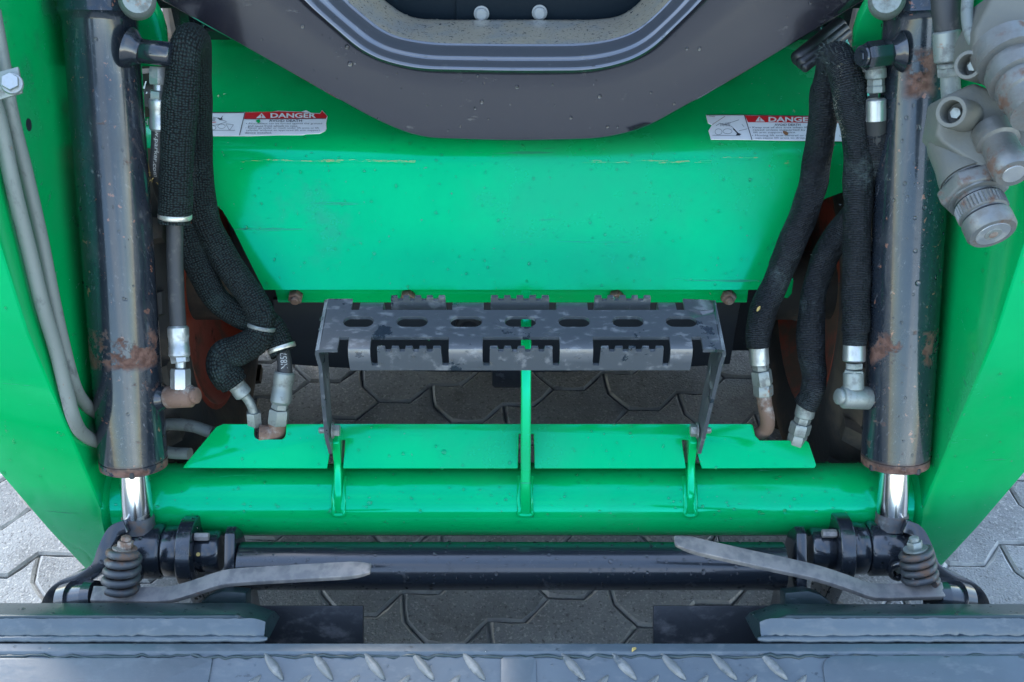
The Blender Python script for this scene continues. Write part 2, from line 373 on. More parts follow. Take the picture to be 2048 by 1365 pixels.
def loft(bm, rows, closed=False, cap=False):
    rr = [[bm.verts.new(Vector(p)) for p in row] for row in rows]; n = len(rr[0])
    for i in range(len(rr) - 1):
        for k in range(n if closed else n - 1):
            bm.faces.new((rr[i][k], rr[i][(k + 1) % n], rr[i + 1][(k + 1) % n], rr[i + 1][k]))
    if cap: bm.faces.new(rr[0][::-1]); bm.faces.new(rr[-1])
    return bm
def NB(): return bmesh.new()
def hexnut(bm, p0, p1, r, hint=None):
    L = (Vector(p1) - Vector(p0)).length
    return lathe(bm, p0, p1, [(0, r * .93), (.12, r), (.88, r), (1, r * .93)], 6, hint, phase=.26)
def resample(pts, n):
    P = [Vector(p) for p in pts]; acc = [0]
    for a, b in zip(P, P[1:]): acc.append(acc[-1] + (b - a).length)
    out = []; j = 0
    for i in range(n):
        s = acc[-1] * i / (n - 1)
        while j < len(P) - 2 and acc[j + 1] < s: j += 1
        out.append(P[j].lerp(P[j + 1], (s - acc[j]) / max(1e-9, acc[j + 1] - acc[j])))
    return out
def fillet(poly, rad, n=6):
    """round the inner corners of an open polyline of 2D/3D vectors"""
    P = [Vector(p) for p in poly]; out = [P[0]]
    for a, b, c in zip(P, P[1:], P[2:]):
        u = (a - b); w = (c - b); k = min(rad, u.length * .48, w.length * .48)
        s = b + u.normalized() * k; e = b + w.normalized() * k
        for i in range(n + 1):
            t = i / n; out.append(s.lerp(b, t).lerp(b.lerp(e, t), t))
    out.append(P[-1]); return out

def text_mesh(body, bold=0.0, spacing=1.0):
    cu = bpy.data.curves.new('t', 'FONT'); cu.body = body; cu.offset = bold; cu.space_character = spacing; cu.resolution_u = 3
    ob = bpy.data.objects.new('t', cu); COL.objects.link(ob)
    dg = bpy.context.evaluated_depsgraph_get(); me = bpy.data.meshes.new_from_object(ob.evaluated_get(dg))
    bpy.data.objects.remove(ob, do_unlink=True); bpy.data.curves.remove(cu)
    return me
def text_on(name, body, mapf, mat, parent, rect, bold=0.0, shear=0):
    """fit a line of lettering to rect (x0,y0,x1,y1) and map it to 3D by mapf"""
    me = text_mesh(body, bold)
    xs = [v.co.x for v in me.vertices]; ys = [v.co.y for v in me.vertices]
    x0, y0, x1, y1 = rect; a, b = min(xs), max(xs); c, d = min(ys), max(ys)
    for v in me.vertices:
        tx = (v.co.x - a) / (b - a); ty = (v.co.y - c) / (d - c)
        v.co = mapf(x0 + (x1 - x0) * tx, y0 + (y1 - y0) * ty)
    return link(name, me, mat, parent)

def tag(o, label=None, cat=None, group=None, kind=None):
    if label: o['label'] = label
    if cat: o['category'] = cat
    if group: o['group'] = group
    if kind: o['kind'] = kind
    return o

# ================================================================== GROUND
bm = NB(); s = 600
bm.faces.new([bm.verts.new(p) for p in ((-s, -s, 0, ), (s, -s, 0), (s, s, 0), (-s, s, 0))])
ground = mk('ground', bm, 'ground_sand', origin=(0, 0, 0)); tag(ground, 'grey concrete block paving under the machine', 'paving', kind='structure')

PL, PW, PA = .205, .1025, .012
def wave(t, period, a):
    t = (t / period) % 1.0
    return a * (-1 + 4 * abs(t - .5)) if False else a * max(-1, min(1, 2.0 * (4 * abs(t - .5) - 1)))
def paver_outline(gap):
    pts = []; hx, hy = PL / 2 - gap, PW / 2 - gap; n = 8
    f = lambda x: wave(x + PL / 2, PL / 2, PA); h = lambda y: wave(y + PW / 2, PW, PA * .6)
    for i in range(n): x = -hx + 2 * hx * i / n; pts.append((x + h(-hy) * 0, -hy + f(x)))
    for i in range(4): y = -hy + 2 * hy * i / 4; pts.append((hx + h(y) - h(-hy), y + f(hx)))
    for i in range(n): x = hx - 2 * hx * i / n; pts.append((x, hy + f(x)))
    for i in range(4): y = hy - 2 * hy * i / 4; pts.append((-hx + h(y) - h(-hy), y + f(-hx)))
    return pts
def paver_mesh():
    bm = NB()
    rows = []
    for gap, z in ((.0012, -.02), (.0016, -.0045), (.0052, -.0004), (.0060, 0)):
        rows.append([(x, y, z) for x, y in paver_outline(gap)])
    loft(bm, rows, closed=True)
    bm.faces.new([v for v in bm.verts][-len(rows[0]):])
    bmesh.ops.recalc_face_normals(bm, faces=bm.faces)
    me = bpy.data.meshes.new('paver'); bm.to_mesh(me); bm.free()
    for p in me.polygons: p.use_smooth = True
    me.set_sharp_from_angle(angle=R(18)); me.materials.append(M['paver']); me.materials.append(M['paver_edge'])
    for p in me.polygons:
        if .1 < p.normal.z < .97: p.material_index = 1
    return me
pm = paver_mesh(); PROT = R(24); cr, sr = math.cos(PROT), math.sin(PROT)
cells = []
for j in range(-70, 71):
    for i in range(-36, 37):
        x = i * PL + (PL / 2 if j % 2 else 0); y = j * PW
        X, Y = x * cr - y * sr + .02, x * sr + y * cr + 1.6
        cells.append((X, Y))
def vis(c):
    X, Y = c
    return (abs(X) < .95 and .80 < Y < 1.75)
near = [c for c in cells if vis(c)]; near.sort(key=lambda c: math.hypot(c[0], c[1] - 1.1)); near = near[:290]; ns = set(near)
rp = random.Random(3)
for (X, Y) in near:
    o = bpy.data.objects.new('paver', pm); COL.objects.link(o); o.parent = ground
    o.location = (X, Y, .0075 + rp.uniform(-.0012, .0012)); o.rotation_euler = (rp.gauss(0, .006), rp.gauss(0, .006), PROT + rp.gauss(0, .006))
far = [c for c in cells if c not in ns and -2.6 < c[0] < 2.6 and -2.2 < c[1] < 5]
vs_, fs_ = [], []
bv = [v.co.copy() for v in pm.vertices]; bf = [list(p.vertices) for p in pm.polygons]
for (X, Y) in far:
    k = len(vs_); vs_ += [(v.x * cr - v.y * sr + X, v.x * sr + v.y * cr + Y, v.z) for v in bv]; fs_ += [[q + k for q in f] for f in bf]
fm = bpy.data.meshes.new('outer_pavers'); fm.from_pydata(vs_, [], fs_); fm.materials.append(M['paver']); fm.materials.append(M['paver_edge'])
fm.polygons.foreach_set('material_index', [p.material_index for p in pm.polygons] * len(far))
fo = bpy.data.objects.new('outer_pavers', fm); COL.objects.link(fo); fo.parent = ground; fo.location = (0, 0, .0075); fo['kind'] = 'stuff'

# ================================================================== LOADER
L = empty('skid_steer_loader', (0, 1.7, 0))
tag(L, 'green and black skid steer loader seen from the front, lift arms lowered', 'loader')
WET = []      # (object, density per m2, max radius)

# ---- chassis nose: top panel, rounded fold, sloping front with wheel arch cut-outs
Q0, Q1, Q2 = Vector((0, 1.60, .680)), Vector((0, 1.275, .664)), Vector((0, 1.158, .5146))
fn = Vector((0, (Q1 - Q2).z, -(Q1 - Q2).y)).normalized(); fn = -fn
prof = fillet([Q0, Q1, Q2], .034, 9)
nf = len(prof) - 1
lo_l = [(285, 374), (330, 378), (380, 384), (418, 396), (445, 422), (468, 460), (490, 505), (510, 545), (528, 580)]
lo_r = [(1538, 580), (1560, 530), (1592, 470), (1625, 420), (1650, 398), (1682, 386), (1720, 380), (1772, 374)]
kn = []
for (u, v) in lo_l + lo_r:
    p = PP(u, v, Q2, fn); kn.append((p.x, p.z))
kn[0] = (-.505, kn[0][1]); kn[-1] = (.505, kn[-1][1])
cols = []
for (a, b) in zip(kn, kn[1:]):
    n = 2 if abs(b[0] - a[0]) < .1 else 40
    for i in range(n): t = i / n; cols.append((a[0] + (b[0] - a[0]) * t, a[1] + (b[1] - a[1]) * t))
cols.append(kn[-1])
e0 = prof[-2]; zE, yE = e0.z, e0.y
rows = []
for p in prof[:-1]: rows.append([(x, p.y, p.z) for x, _ in cols])
for t in (.2, .4, .6, .8, 1.0):
    row = []
    for x, z in cols:
        zz = zE + (min(z, zE - .002) - zE) * t; row.append((x, yE + (Q2.y - yE) * (zE - zz) / (zE - Q2.z), zz))
    rows.append(row)
bm = NB(); loft(bm, rows)
bmesh.ops.recalc_face_normals(bm, faces=bm.faces)
if sum(f.normal.z for f in bm.faces) < 0: bmesh.ops.reverse_faces(bm, faces=bm.faces)
ext = bmesh.ops.solidify(bm, geom=bm.faces[:], thickness=.008)
nose = mk('chassis_nose', bm, 'green_scuffed', L, smooth=30); WET.append((nose, 1100, .0011))

# bare scratches where the paint is rubbed through along the fold
def fold_pt(u, v, off=.0006): p = PP(u, v, Q2, fn); return p
# lower flange under the nose with bolts
bm = NB(); yF = 1.172
pts = [PY(548, 572, yF), PY(1498, 572, yF), PY(1494, 606, yF), PY(556, 606, yF)]
prism(bm, pts, (0, .008, 0)); fl = mk('lower_flange', bm, 'green_paint', L, .0015)
bm = NB(); prism(bm, [PY(1562, 560, yF - .004), PY(1588, 560, yF - .004), PY(1584, 588, yF - .004), PY(1576, 598, yF - .004), PY(1566, 596, yF - .004)], (0, .01, 0)); mk('arch_tab', bm, 'green_paint', L, .002)
bp0 = PY(592, 590, yF)
bm = NB(); hexnut(bm, bp0, bp0 + Vector((0, -.010, 0)), .0105); cyl(bm, bp0 + Vector((0, -.009, 0)), bp0 + Vector((0, -.016, 0)), .006, 12)
b0 = mk('flange_bolt', bm, 'rusty_steel', fl, smooth=30, origin=bp0)
for u in (816, 1232, 1456): dup(b0, PY(u, 590, yF), fl)

# hull behind, with an added unseen box below to block light; dark belly shield
bm = NB(); box(bm, (-.415, 1.315, .25), (.415, 2.95, .645)); box(bm, (-.40, 1.50, .12), (.40, 2.95, .249)); hull_and_light_block = mk('hull_and_light_block', bm, 'belly_black', L, .006)
bm = NB(); yB = 1.252; lp = [PY(545, 600, yB)] + [PY(u, 728 + 18 * (1 - ((u - 1012) / 460) ** 2), yB) for u in range(560, 1470, 50)] + [PY(1482, 600, yB)]
prism(bm, lp, (0, .008, 0)); belly = mk('belly_shield', bm, 'belly_black', L, .002)
bm = NB(); prism(bm, [PY(984, 728, 1.238), PY(1046, 728, 1.238), PY(1046, 772, 1.238), PY(1040, 777, 1.238), PY(990, 777, 1.238), PY(984, 772, 1.238)], (0, .012, 0)); mk('tow_tab', bm, 'black_paint', L, .002)
bm = NB(); c = PY(938, 646, 1.25)
for r in (.020, .012): lathe(bm, c + Vector((0, .002, 0)), c + Vector((0, -.010 - (.02 - r), 0)), [(0, r), (.8, r), (1, r - .002)], 28)
mk('drain_plug', bm, 'black_rubber', belly)

# ---- warning decals on the nose top
topn = Vector((0, -(Q0 - Q1).z, (Q0 - Q1).y)).normalized(); topn = topn if topn.z > 0 else -topn
def top_at(off): return lambda u, v: PP(u, v, Q1 + topn * off, topn)
def ngon(name, pts, mapf, mat, parent, thick=None):
    bm = NB()
    if thick: prism(bm, [mapf(*p) for p in pts], tuple(topn * -thick))
    else: bm.faces.new([bm.verts.new(mapf(*p)) for p in pts]); bmesh.ops.recalc_face_normals(bm, faces=bm.faces)
    return mk(name, bm, mat, parent)
def strokes_each(name, lines, mapf, mat, parent, w):
    for ln in lines: strokes(name, [ln], mapf, mat, parent, w)
def strokes(name, lines, mapf, mat, parent, w=.8):
    bm = NB()
    for ln in lines:
        for (a, b) in zip(ln, ln[1:]):
            d = Vector((b[0] - a[0], b[1] - a[1])); d = d.normalized() if d.length else Vector((1, 0)); n_ = Vector((-d.y, d.x)) * w * .5
            bm.faces.new([bm.verts.new(mapf(*q)) for q in ((a[0] + n_.x, a[1] + n_.y), (b[0] + n_.x, b[1] + n_.y), (b[0] - n_.x, b[1] - n_.y), (a[0] - n_.x, a[1] - n_.y))])
    bmesh.ops.recalc_face_normals(bm, faces=bm.faces)
    return mk(name, bm, mat, parent)
t0, t1, t2, t3 = top_at(.0008), top_at(.0012), top_at(.0016), top_at(.0020)
def ell(cx, cy, rx, ry, n=16): return [(cx + rx * math.cos(6.2832 * k / n), cy + ry * math.sin(6.2832 * k / n)) for k in range(n + 1)]
# left decal (upper edge torn)
dl = ngon('warning_decal', [(392, 226), (545, 224), (556, 222), (602, 224), (612, 221), (622, 226), (640, 227), (644, 221), (650, 227), (655, 233), (652, 246), (653, 257), (650, 262), (640, 267), (612, 268), (606, 270), (560, 270), (500, 272), (392, 272)], t0, 'decal_white', L, .0008)
tag(dl, 'torn white and red warning sticker with DANGER, left of the cab')
ngon('border', [(392, 225.2), (488, 224.4), (488, 226.2), (392, 227)], t1, 'decal_black', dl)
ngon('red_panel', [(491, 225), (545, 224), (556, 223), (602, 224.5), (622, 227), (640, 228), (644, 222), (650, 228), (654, 233), (652, 237), (488, 238)], t1, 'decal_red', dl)
strokes('divider', [[(490, 225), (479, 271)]], t1, 'decal_black', dl, 1.6)
strokes('red_edge', [[(488, 238.4), (652, 237.6)]], t2, 'decal_black', dl, 1.0)
ngon('alert_triangle', [(523.5, 226.5), (532, 236.6), (512, 236.8)], t2, 'print_white', dl)
text_on('lettering', '!', t3, 'decal_red', dl, (521.5, 235.5, 524.5, 229), .01)
text_on('lettering', 'DANGER', t2, 'print_white', dl, (541, 236.2, 632, 226.6), .03)
text_on('lettering', 'AVOID DEATH', t1, 'decal_text', dl, (538, 244.3, 604, 239.4), .012)
for i, (tx, x0, x1) in enumerate([('\u2022 Attachment can be forced against the ground', 492, 644), ('and cause front wheels to raise.', 496, 596), ('\u2022 Never go under or reach under lift arms or lift', 491, 638), ('cylinder without an approved lift arm support', 492, 640), ('device installed.', 490, 544)]):
    text_on('lettering', tx, t1, 'decal_text', dl, (x0, 249.8 + i * 4.5, x1, 245.8 + i * 4.5), 0)
strokes('pictogram', [[(416, 243), (416, 252), (430, 251), (454, 244)], ell(423, 256, 9, 4.6), ell(443, 253, 7.5, 4.4), [(412, 261), (470, 261)], [(452, 249), (459, 261), (467, 250), (452, 248)], [(416, 243), (420, 238), (432, 235), (440, 240), (452, 243)]] + [[(418 + 2.2 * k, 243), (420 + 2.2 * k, 236)] for k in range(6)], t1, 'decal_text', dl, .7)
ngon('pictogram_figure', [(435, 235), (441, 237), (446, 231), (444, 237), (446, 239), (440, 241), (436, 238)], t1, 'decal_black', dl)
strokes('pictogram_mark', [[(420, 246), (432, 244.5)]], t2, 'decal_red', dl, 1.4)
ngon('worn_hole', [(515, 240), (519, 239), (521, 243), (518, 247), (514, 245), (511, 242)], t3, 'green_paint', dl)
# right decal
dr = ngon('warning_decal', [(1412, 230), (1500, 230), (1660, 233), (1700, 233.5), (1700, 283), (1655, 282), (1560, 281), (1496, 279.5), (1422, 279), (1417, 262), (1424, 250), (1416, 246)], t0, 'decal_white', L, .0008)
tag(dr, 'white and red warning sticker with DANGER and a rust spot, right of the cab')
strokes('border', [[(1413, 230.4), (1490, 230.2), (1700, 233.8)]], t2, 'decal_black', dr, 1.3)
ngon('red_panel', [(1490, 231.5), (1700, 234), (1700, 246.5), (1496, 244.6)], t1, 'decal_red', dr)
strokes('divider', [[(1489, 231), (1504, 280)]], t1, 'decal_black', dr, 1.6)
ngon('alert_triangle', [(1518, 233.2), (1530, 243.6), (1511, 243.5)], t2, 'print_white', dr)
text_on('lettering', '!', t3, 'decal_red', dr, (1518.6, 242.6, 1521, 235.8), .01)
text_on('lettering', 'DANGER', t2, 'print_white', dr, (1537, 244.2, 1632, 234.2), .03)
text_on('lettering', 'AVOID DEATH', t1, 'decal_text', dr, (1549, 252.3, 1601, 247.8), .012)
for i, (tx, x0, x1) in enumerate([('\u2022 Keep out of this area when lift arms are', 1499, 1652), ('raised unless supported by an approved', 1506, 1662), ('lift arm support device.', 1507, 1592), ('\u2022 Moving lift arm control or failure', 1504, 1634), ('can cause lift arms to drop.', 1511, 1611)]):
    y = 258 + i * 5 + (1 if i > 2 else 0)
    text_on('lettering', tx, t1, 'decal_text', dr, (x0, y, x1, y - 4.6), 0)
strokes('pictogram', [[(1432, 252), (1440, 247), (1463, 253), (1470, 260)], ell(1437, 264, 7, 6), ell(1455, 263, 9, 5), [(1425, 271), (1480, 272)], [(1484, 249), (1488, 254)], [(1478, 262), (1495, 258)], [(1448, 250), (1478, 240)]] + [[(1441 + 3 * k, 253), (1442 + 3 * k, 247.5 - .5 * k)] for k in range(7)], t1, 'decal_text', dr, .7)
ngon('pictogram_figure', [(1465, 258), (1468, 257.5), (1476, 266), (1483, 269), (1478, 271), (1472, 271), (1474, 267)], t1, 'decal_black', dr)
strokes('crease', [[(1424, 250), (1450, 233)], [(1418, 232), (1430, 234)]], t2, 'rust_spot', dr, .8)
ngon('rust_spot', [(1566, 262), (1572, 263), (1577, 267), (1575, 271), (1570, 270), (1566, 266)], t3, 'rust_spot', dr)
# worn letters on the nose beside the left cylinder
strokes_each('worn_lettering', [[(282, 165), (288, 178), (292, 163)], [(284, 188), (290, 196), (294, 184)], [(286, 205), (294, 216)], [(288, 238), (288, 250)], [(288, 244), (295, 244)], [(295, 238), (295, 250)]], t1, 'print_white', nose, 2.4)
# scratches through the paint at the fold
rs = random.Random(11)
def scratch(u0, u1, v, n, spread):
    out = []
    for k in range(n):
        a = rs.uniform(u0, u1); ln = rs.uniform(12, 60); vv = v + rs.uniform(-spread, spread)
        seg_ = [(a, vv)]
        while seg_[-1][0] < min(u1, a + ln): seg_.append((seg_[-1][0] + rs.uniform(3, 9), vv + rs.uniform(-.9, .9)))
        out.append(seg_)
    return out
fo_n = (fn if fn.y < 0 else -fn)
strokes_each('rubbed_paint', scratch(480, 830, 322, 22, 2.2) + scratch(1160, 1420, 324, 14, 2.5) + scratch(1420, 1510, 315, 8, 2) + scratch(1560, 1575, 326, 4, 4), lambda u, v: PP(u, v, Q2 + fo_n * .0045, fn), 'bare_primer', nose, .55)

# ---- cab front
CL = R(11); cb = PY(1024, 281, 1.262); cu_ = Vector((0, math.sin(CL), math.cos(CL))); cnn = Vector((0, -math.cos(CL), math.sin(CL)))
def cab_at(h): return lambda u, v: PP(u, v, cb + cnn * h, cnn)
outer = fillet([(60, -150, 0), (300, -12, 0), (755, 243, 0), (838, 277, 0), (1024, 283, 0), (1205, 279, 0), (1290, 258, 0), (1500, 140, 0), (1748, -12, 0), (1990, -165, 0)], 55, 6)
inner = fillet([(500, -150, 0), (592, -12, 0), (735, 112, 0), (828, 138, 0), (1024, 142, 0), (1192, 141, 0), (1290, 112, 0), (1418, -12, 0), (1520, -150, 0)], 60, 6)
sill = fillet([(690, -150, 0), (748, -12, 0), (815, 38, 0), (880, 42, 0), (1024, 42, 0), (1190, 42, 0), (1248, 34, 0), (1300, -12, 0), (1350, -150, 0)], 34, 6)
NC = 110
o_, i_, s_ = resample(outer, NC), resample(inner, NC), resample(sill, NC)
def ring(a, b, t, h):
    return [cab_at(h)(a[k].x + (b[k].x - a[k].x) * t, a[k].y + (b[k].y - a[k].y) * t) for k in range(NC)]
bm = NB()
rows = [ring(i_, o_, t, h) for t, h in ((.0, .0045), (.03, .0012), (.07, 0), (.3, 0), (.6, 0), (.9, 0), (.985, -.0006), (1.0, -.004))]
rows += [[p - cnn * .03 for p in rows[-1]]]
loft(bm, rows); cabp = mk('cab_front_panel', bm, 'black_gloss', L, smooth=45); WET.append((cabp, 560, .0015))
bm = NB()
loft(bm, [ring(s_, i_, t, h) for t, h in ((.46, -.0305), (.475, -.0300), (.50, -.0292), (.52, -.0280), (.60, -.0212), (.70, -.0128), (.735, -.0102), (.755, -.0096), (.79, -.0091), (.81, -.0080), (.87, -.0030), (.925, .0016), (.955, .0034), (.975, .0041), (1.0, .0045))])
bead = mk('door_rim', bm, 'rim_gloss', cabp, smooth=60); WET.append((bead, 1200, .0012))
bm = NB()
loft(bm, [ring(s_, i_, t, h) for t, h in ((-.02, -.125), (0.0, -.112), (.02, -.107), (.25, -.068), (.42, -.036), (.46, -.030))])
sillo = mk('door_sill', bm, 'worn_sill', cabp, smooth=60); WET.append((sillo, 4000, .0009))
fl_ = cab_at(-.14)
bm = NB(); prism(bm, [fl_(560, 120), fl_(1500, 120), fl_(1500, -190), fl_(560, -190)], tuple(-cnn * .01)); cf = mk('foot_panel', bm, 'floor_black', L, .002)
bm = NB(); f2 = cab_at(-.134); prism(bm, [f2(912, 110), f2(1400, 110), f2(1400, -170), f2(912, -170)], tuple(-cnn * .004)); mk('foot_plate', bm, 'floor_black', cf, .0015)
f3 = cab_at(-.1335); p = f3(963, 27)
bm = NB(); lathe(bm, p, p + cnn * .010, [(0, .0105), (.25, .0105), (.3, .0085), (.8, .0085), (1, .0062)], 20); fb = mk('foot_plate_bolt', bm, 'white_bolt', cf, origin=p)
dup(fb, f3(1079, 25), cf)
# cab body above (out of the frame, it shades the nose)
bm = NB()
for sgn in (-1, 1):
    box(bm, (sgn * .47 - .03, 1.40, .80), (sgn * .47 + .03, 1.48, 1.98))
    box(bm, (sgn * .47 - .012, 1.48, .70), (sgn * .47 + .012, 2.40, 1.98))
box(bm, (-.52, 1.34, 1.98), (.52, 2.45, 2.06)); box(bm, (-.46, 2.40, .70), (.46, 2.44, 1.98)); box(bm, (-.455, 1.52, .69), (.455, 2.40, .71))
mk('cab_shell', bm, 'black_paint', L, .004)
# rubber cab mount under the right edge of the cab
bm = NB(); a, b = PD(1592, 122, 1.43), PD(1684, 48, 1.47)
for k, (off, r) in enumerate(((0, .011), (9, .009), (17, .006))):
    q = Vector((off * .0004, -off * .0009, -off * .0002)); cyl(bm, a + q, b + q, r, 20, .004)
mk('cab_mount', bm, 'black_rubber', L, smooth=50)

# ---- wheels (inner sides seen beside the nose)
WR, WRIM, WY = .332, .192, 1.372
def wheel_mesh(s):
    bm = NB(); c = Vector((s * .585, WY, WR + .010)); ax = Vector((s, 0, 0)); w = .125
    prof = [(-w + .012, WRIM), (-w, WRIM + .022), (-w - .004, WRIM + .055), (-w + .004, WRIM + .10), (-w + .024, WR - .012), (-w + .05, WR - .004), (0, WR), (w - .05, WR - .004), (w - .024, WR - .012), (w - .004, WRIM + .10), (w, WRIM + .03), (w - .012, WRIM)]
    p0 = c - ax * .2; lathe(bm, p0, c + ax * .2, [((t + .2) / .4, r) for t, r in prof], 48, cap=False)
    for k in range(20):
        for sd_ in (-1, 1):
            a = 2 * math.pi * (k + (.5 if sd_ > 0 else 0)) / 20
            pts = []
            for (tt, da, dr) in ((.0, .10, .012), (.6, .03, .012), (1.0, 0, .006)):
                for wd in (-.045, .045):
                    aa = a + da + wd; rr = WR + dr - (.02 if tt == 1.0 else 0)
                    pts.append(c + ax * (sd_ * (.012 + tt * (w - .012))) + Vector((0, math.cos(aa), math.sin(aa))) * rr)
            pi = []
            for (tt, da, dr) in ((.0, .10, -.01), (.6, .03, -.01), (1.0, 0, -.03)):
                for wd in (-.055, .055):
                    aa = a + da + wd; pi.append(c + ax * (sd_ * (.012 + tt * (w - .012))) + Vector((0, math.cos(aa), math.sin(aa))) * (WR + dr))
            T = [bm.verts.new(q) for q in pts]; B = [bm.verts.new(q) for q in pi]
            for i in (0, 2):
                bm.faces.new((T[i], T[i + 1], T[i + 3], T[i + 2])); bm.faces.new((T[i], B[i], B[i + 2], T[i + 2])); bm.faces.new((T[i + 1], B[i + 1], B[i + 3], T[i + 3]))
            bm.faces.new((T[0], T[1], B[1], B[0])); bm.faces.new((T[4], T[5], B[5], B[4]))
    return bm, c, ax
for s in (-1, 1):
    bm, c, ax = wheel_mesh(s)
    rb = NB()
    pr = [(-.108, WRIM + .004), (-.116, WRIM + .006), (-.118, WRIM - .002), (-.108, WRIM - .012), (-.098, WRIM - .020), (-.088, WRIM - .040), (-.082, .10), (-.080, .0)]
    p0 = c - ax * .2; lay = rb.loops.layers.uv.verify()
    x, y = frame(ax); rg = [[rb.verts.new(c + ax * t + (x * math.cos(6.28319 * k / 48) + y * math.sin(6.28319 * k / 48)) * max(r, .001)) for k in range(48)] for t, r in pr]
    for i in range(len(rg) - 1):
        for k in range(48): rb.faces.new((rg[i][k], rg[i][(k + 1) % 48], rg[i + 1][(k + 1) % 48], rg[i + 1][k]))
    rim = mk('wheel', rb, 'rim_paint', L, smooth=50, origin=c)
    ty = mk('tyre', bm, 'tyre_rubber', rim, smooth=35, origin=c)
    ab = NB(); cyl(ab, c + ax * -.06, c - ax * (.62 if s > 0 else .62) * 0 - ax * .19, .055, 24); mk('axle', ab, 'tyre_rubber', rim)
    r2 = dup(rim, c + Vector((0, 1.02, 0)), L); t2_ = ty.copy(); COL.objects.link(t2_); t2_.parent = r2; t2_.location = (0, 0, 0)

# ---- lift arms
def xo(z): 
    K = [(.14, .598), (.20, .618), (.42, .668), (.78, .745), (1.3, .78), (2, .78)]
    for (a, b), (c, d) in zip(K, K[1:]):
        if z <= c: return b + (d - b) * max(0, (z - a)) / (c - a)
    return .76
arm_prof = [(.937, .165), (.934, .27), (.930, .43), (.924, .650), (.938, .78), (.960, .93), (1.02, 1.10), (1.15, 1.23), (1.5, 1.36), (2.7, 1.62), (2.75, 1.45), (1.6, 1.12), (1.40, .98), (1.32, .84), (1.24, .75), (1.15, .67), (1.095, .56), (1.05, .46), (1.028, .37), (1.022, .26), (1.005, .19), (.965, .155)]
for s in (-1, 1):
    bm = NB()
    a = [bm.verts.new((s * .540, y, z)) for y, z in arm_prof]; b = [bm.verts.new((s * xo(z), y + .012, z)) for y, z in arm_prof]; n = len(a)
    bm.faces.new(a); bm.faces.new(b)
    for i in range(n): bm.faces.new((a[i], a[(i + 1) % n], b[(i + 1) % n], b[i]))
    arm = mk('lift_arm', bm, 'green_paint', L, .005, 3, 30); WET.append((arm, 320, .0013))
    # upper cylinder lug behind the cylinder
    m = (lambda u: u) if s < 0 else (lambda u: 2040 - u)
    pts = [(150, 135), (325, 135), (331, 100), (329, 70), (320, 40), (303, 8), (280, -22), (250, -45), (150, -60)]
    bm = NB(); prism(bm, [PY(m(u), v, 1.27) for u, v in pts], (0, .02, 0)); mk('cylinder_lug', bm, 'green_paint', arm, .004)
    # seam weld between inner plate and cross tube
    bm = NB(); lathe(bm, (s * .534, .98, .29), (s * .5415, .98, .29), [(0, .051), (.5, .056), (1, .060)], 40); mk('tube_weld', bm, 'green_paint', arm, smooth=60)
    for (u, v) in (((57, 250),) if s < 0 else ()):
        pc = PP(m(u), v, Vector((s * .54, 0, 0)), Vector((1, 0, 0)))
        bm = NB(); lathe(bm, pc - Vector((s * .0008, 0, 0)), pc + Vector((s * .003, 0, 0)), [(0, .007), (1, .007)], 18); mk('plug_hole', bm, 'belly_black', arm)
TY, TZ, TR = .98, .29, .050
bm = NB(); lathe(bm, (-.539, TY, TZ), (.539, TY, TZ), [(k / 20, TR) for k in range(21)], 64)
ct = mk('cross_tube', bm, 'green_paint', L, smooth=50); WET.append((ct, 1800, .0012))

# ---- hose guard over the cross tube, cut by three slots
yg0, yg1 = .968, 1.020
gz0 = PY(1024, 937, yg0).z; gz1 = PY(1024, 848, yg1).z
gn = Vector((0, -(gz1 - gz0), yg1 - yg0)).normalized()
def gat(u, v, off=0): return PP(u, v, Vector((0, yg0, gz0)) + gn * off, gn)
arc = lambda cx, cy, rx, ry, a0, a1, n=8: [(cx + rx * math.cos(R(a0 + (a1 - a0) * i / n)), cy - ry * math.sin(R(a0 + (a1 - a0) * i / n))) for i in range(n + 1)]
gl = [(365, 936), (372, 926), (432, 854), (446, 848), (509, 848)] + arc(519, 868, 11, 11, 180, 270, 5)[0:] + arc(560, 868, 11, 11, 270, 360, 5) + [(572, 848), (1500, 848), (1506, 850), (1511, 872), (1520, 881), (1612, 881), (1618, 886), (1633, 930), (1630, 936)]
gl += [(1404, 937), (1386, 880), (1364, 880), (1372, 937), (1069, 937), (1067, 868), (1038, 868), (1036, 937), (686, 937), (690, 880), (664, 880), (654, 937)]
bm = NB(); prism(bm, [gat(u, v) for u, v in gl], tuple(gn * -.005)); gd = mk('hose_guard', bm, 'green_paint', L, .0016); WET.append((gd, 900, .0013))
# black clearance behind the slots is the tube itself; tabs that carry the step
def tab(name, u0, u1, w, zt, lean, mat='green_paint', top_round=.012):
    p = PY(u0, 862, .985); x = p.x
    pr_ = [(TY - .044, TZ + .016), (TY - .043, TZ + .030), (TY - .026, TZ + .055), (TY - .006, TZ + .080), (TY + .0 + lean, zt), (TY + .022 + lean, zt + .006), (TY + .034 + lean, zt - .006), (TY + .034, TZ + .10), (TY + .032, TZ + .030)]
    bm = NB(); prism(bm, [(x - w / 2, y, z) for y, z in pr_], (w, 0, 0)); return mk(name, bm, mat, ct, .0025, 3)
tab('step_tab', 668, 0, .010, .405, .0); tab('step_tab', 1390, 0, .010, .405, .0)
x = PY(1052, 800, 1.0).x
pr_ = [(TY - .046, TZ + .014), (TY - .045, TZ + .030), (TY - .030, TZ + .060), (TY - .012, TZ + .10), (TY + .012, TZ + .17), (TY + .05, TZ + .235), (TY + .085, TZ + .280), (1.074, .572), (1.088, .574), (1.094, .562), (TY + .095, TZ + .22), (TY + .06, TZ + .13), (TY + .04, TZ + .06), (TY + .035, TZ + .034)]
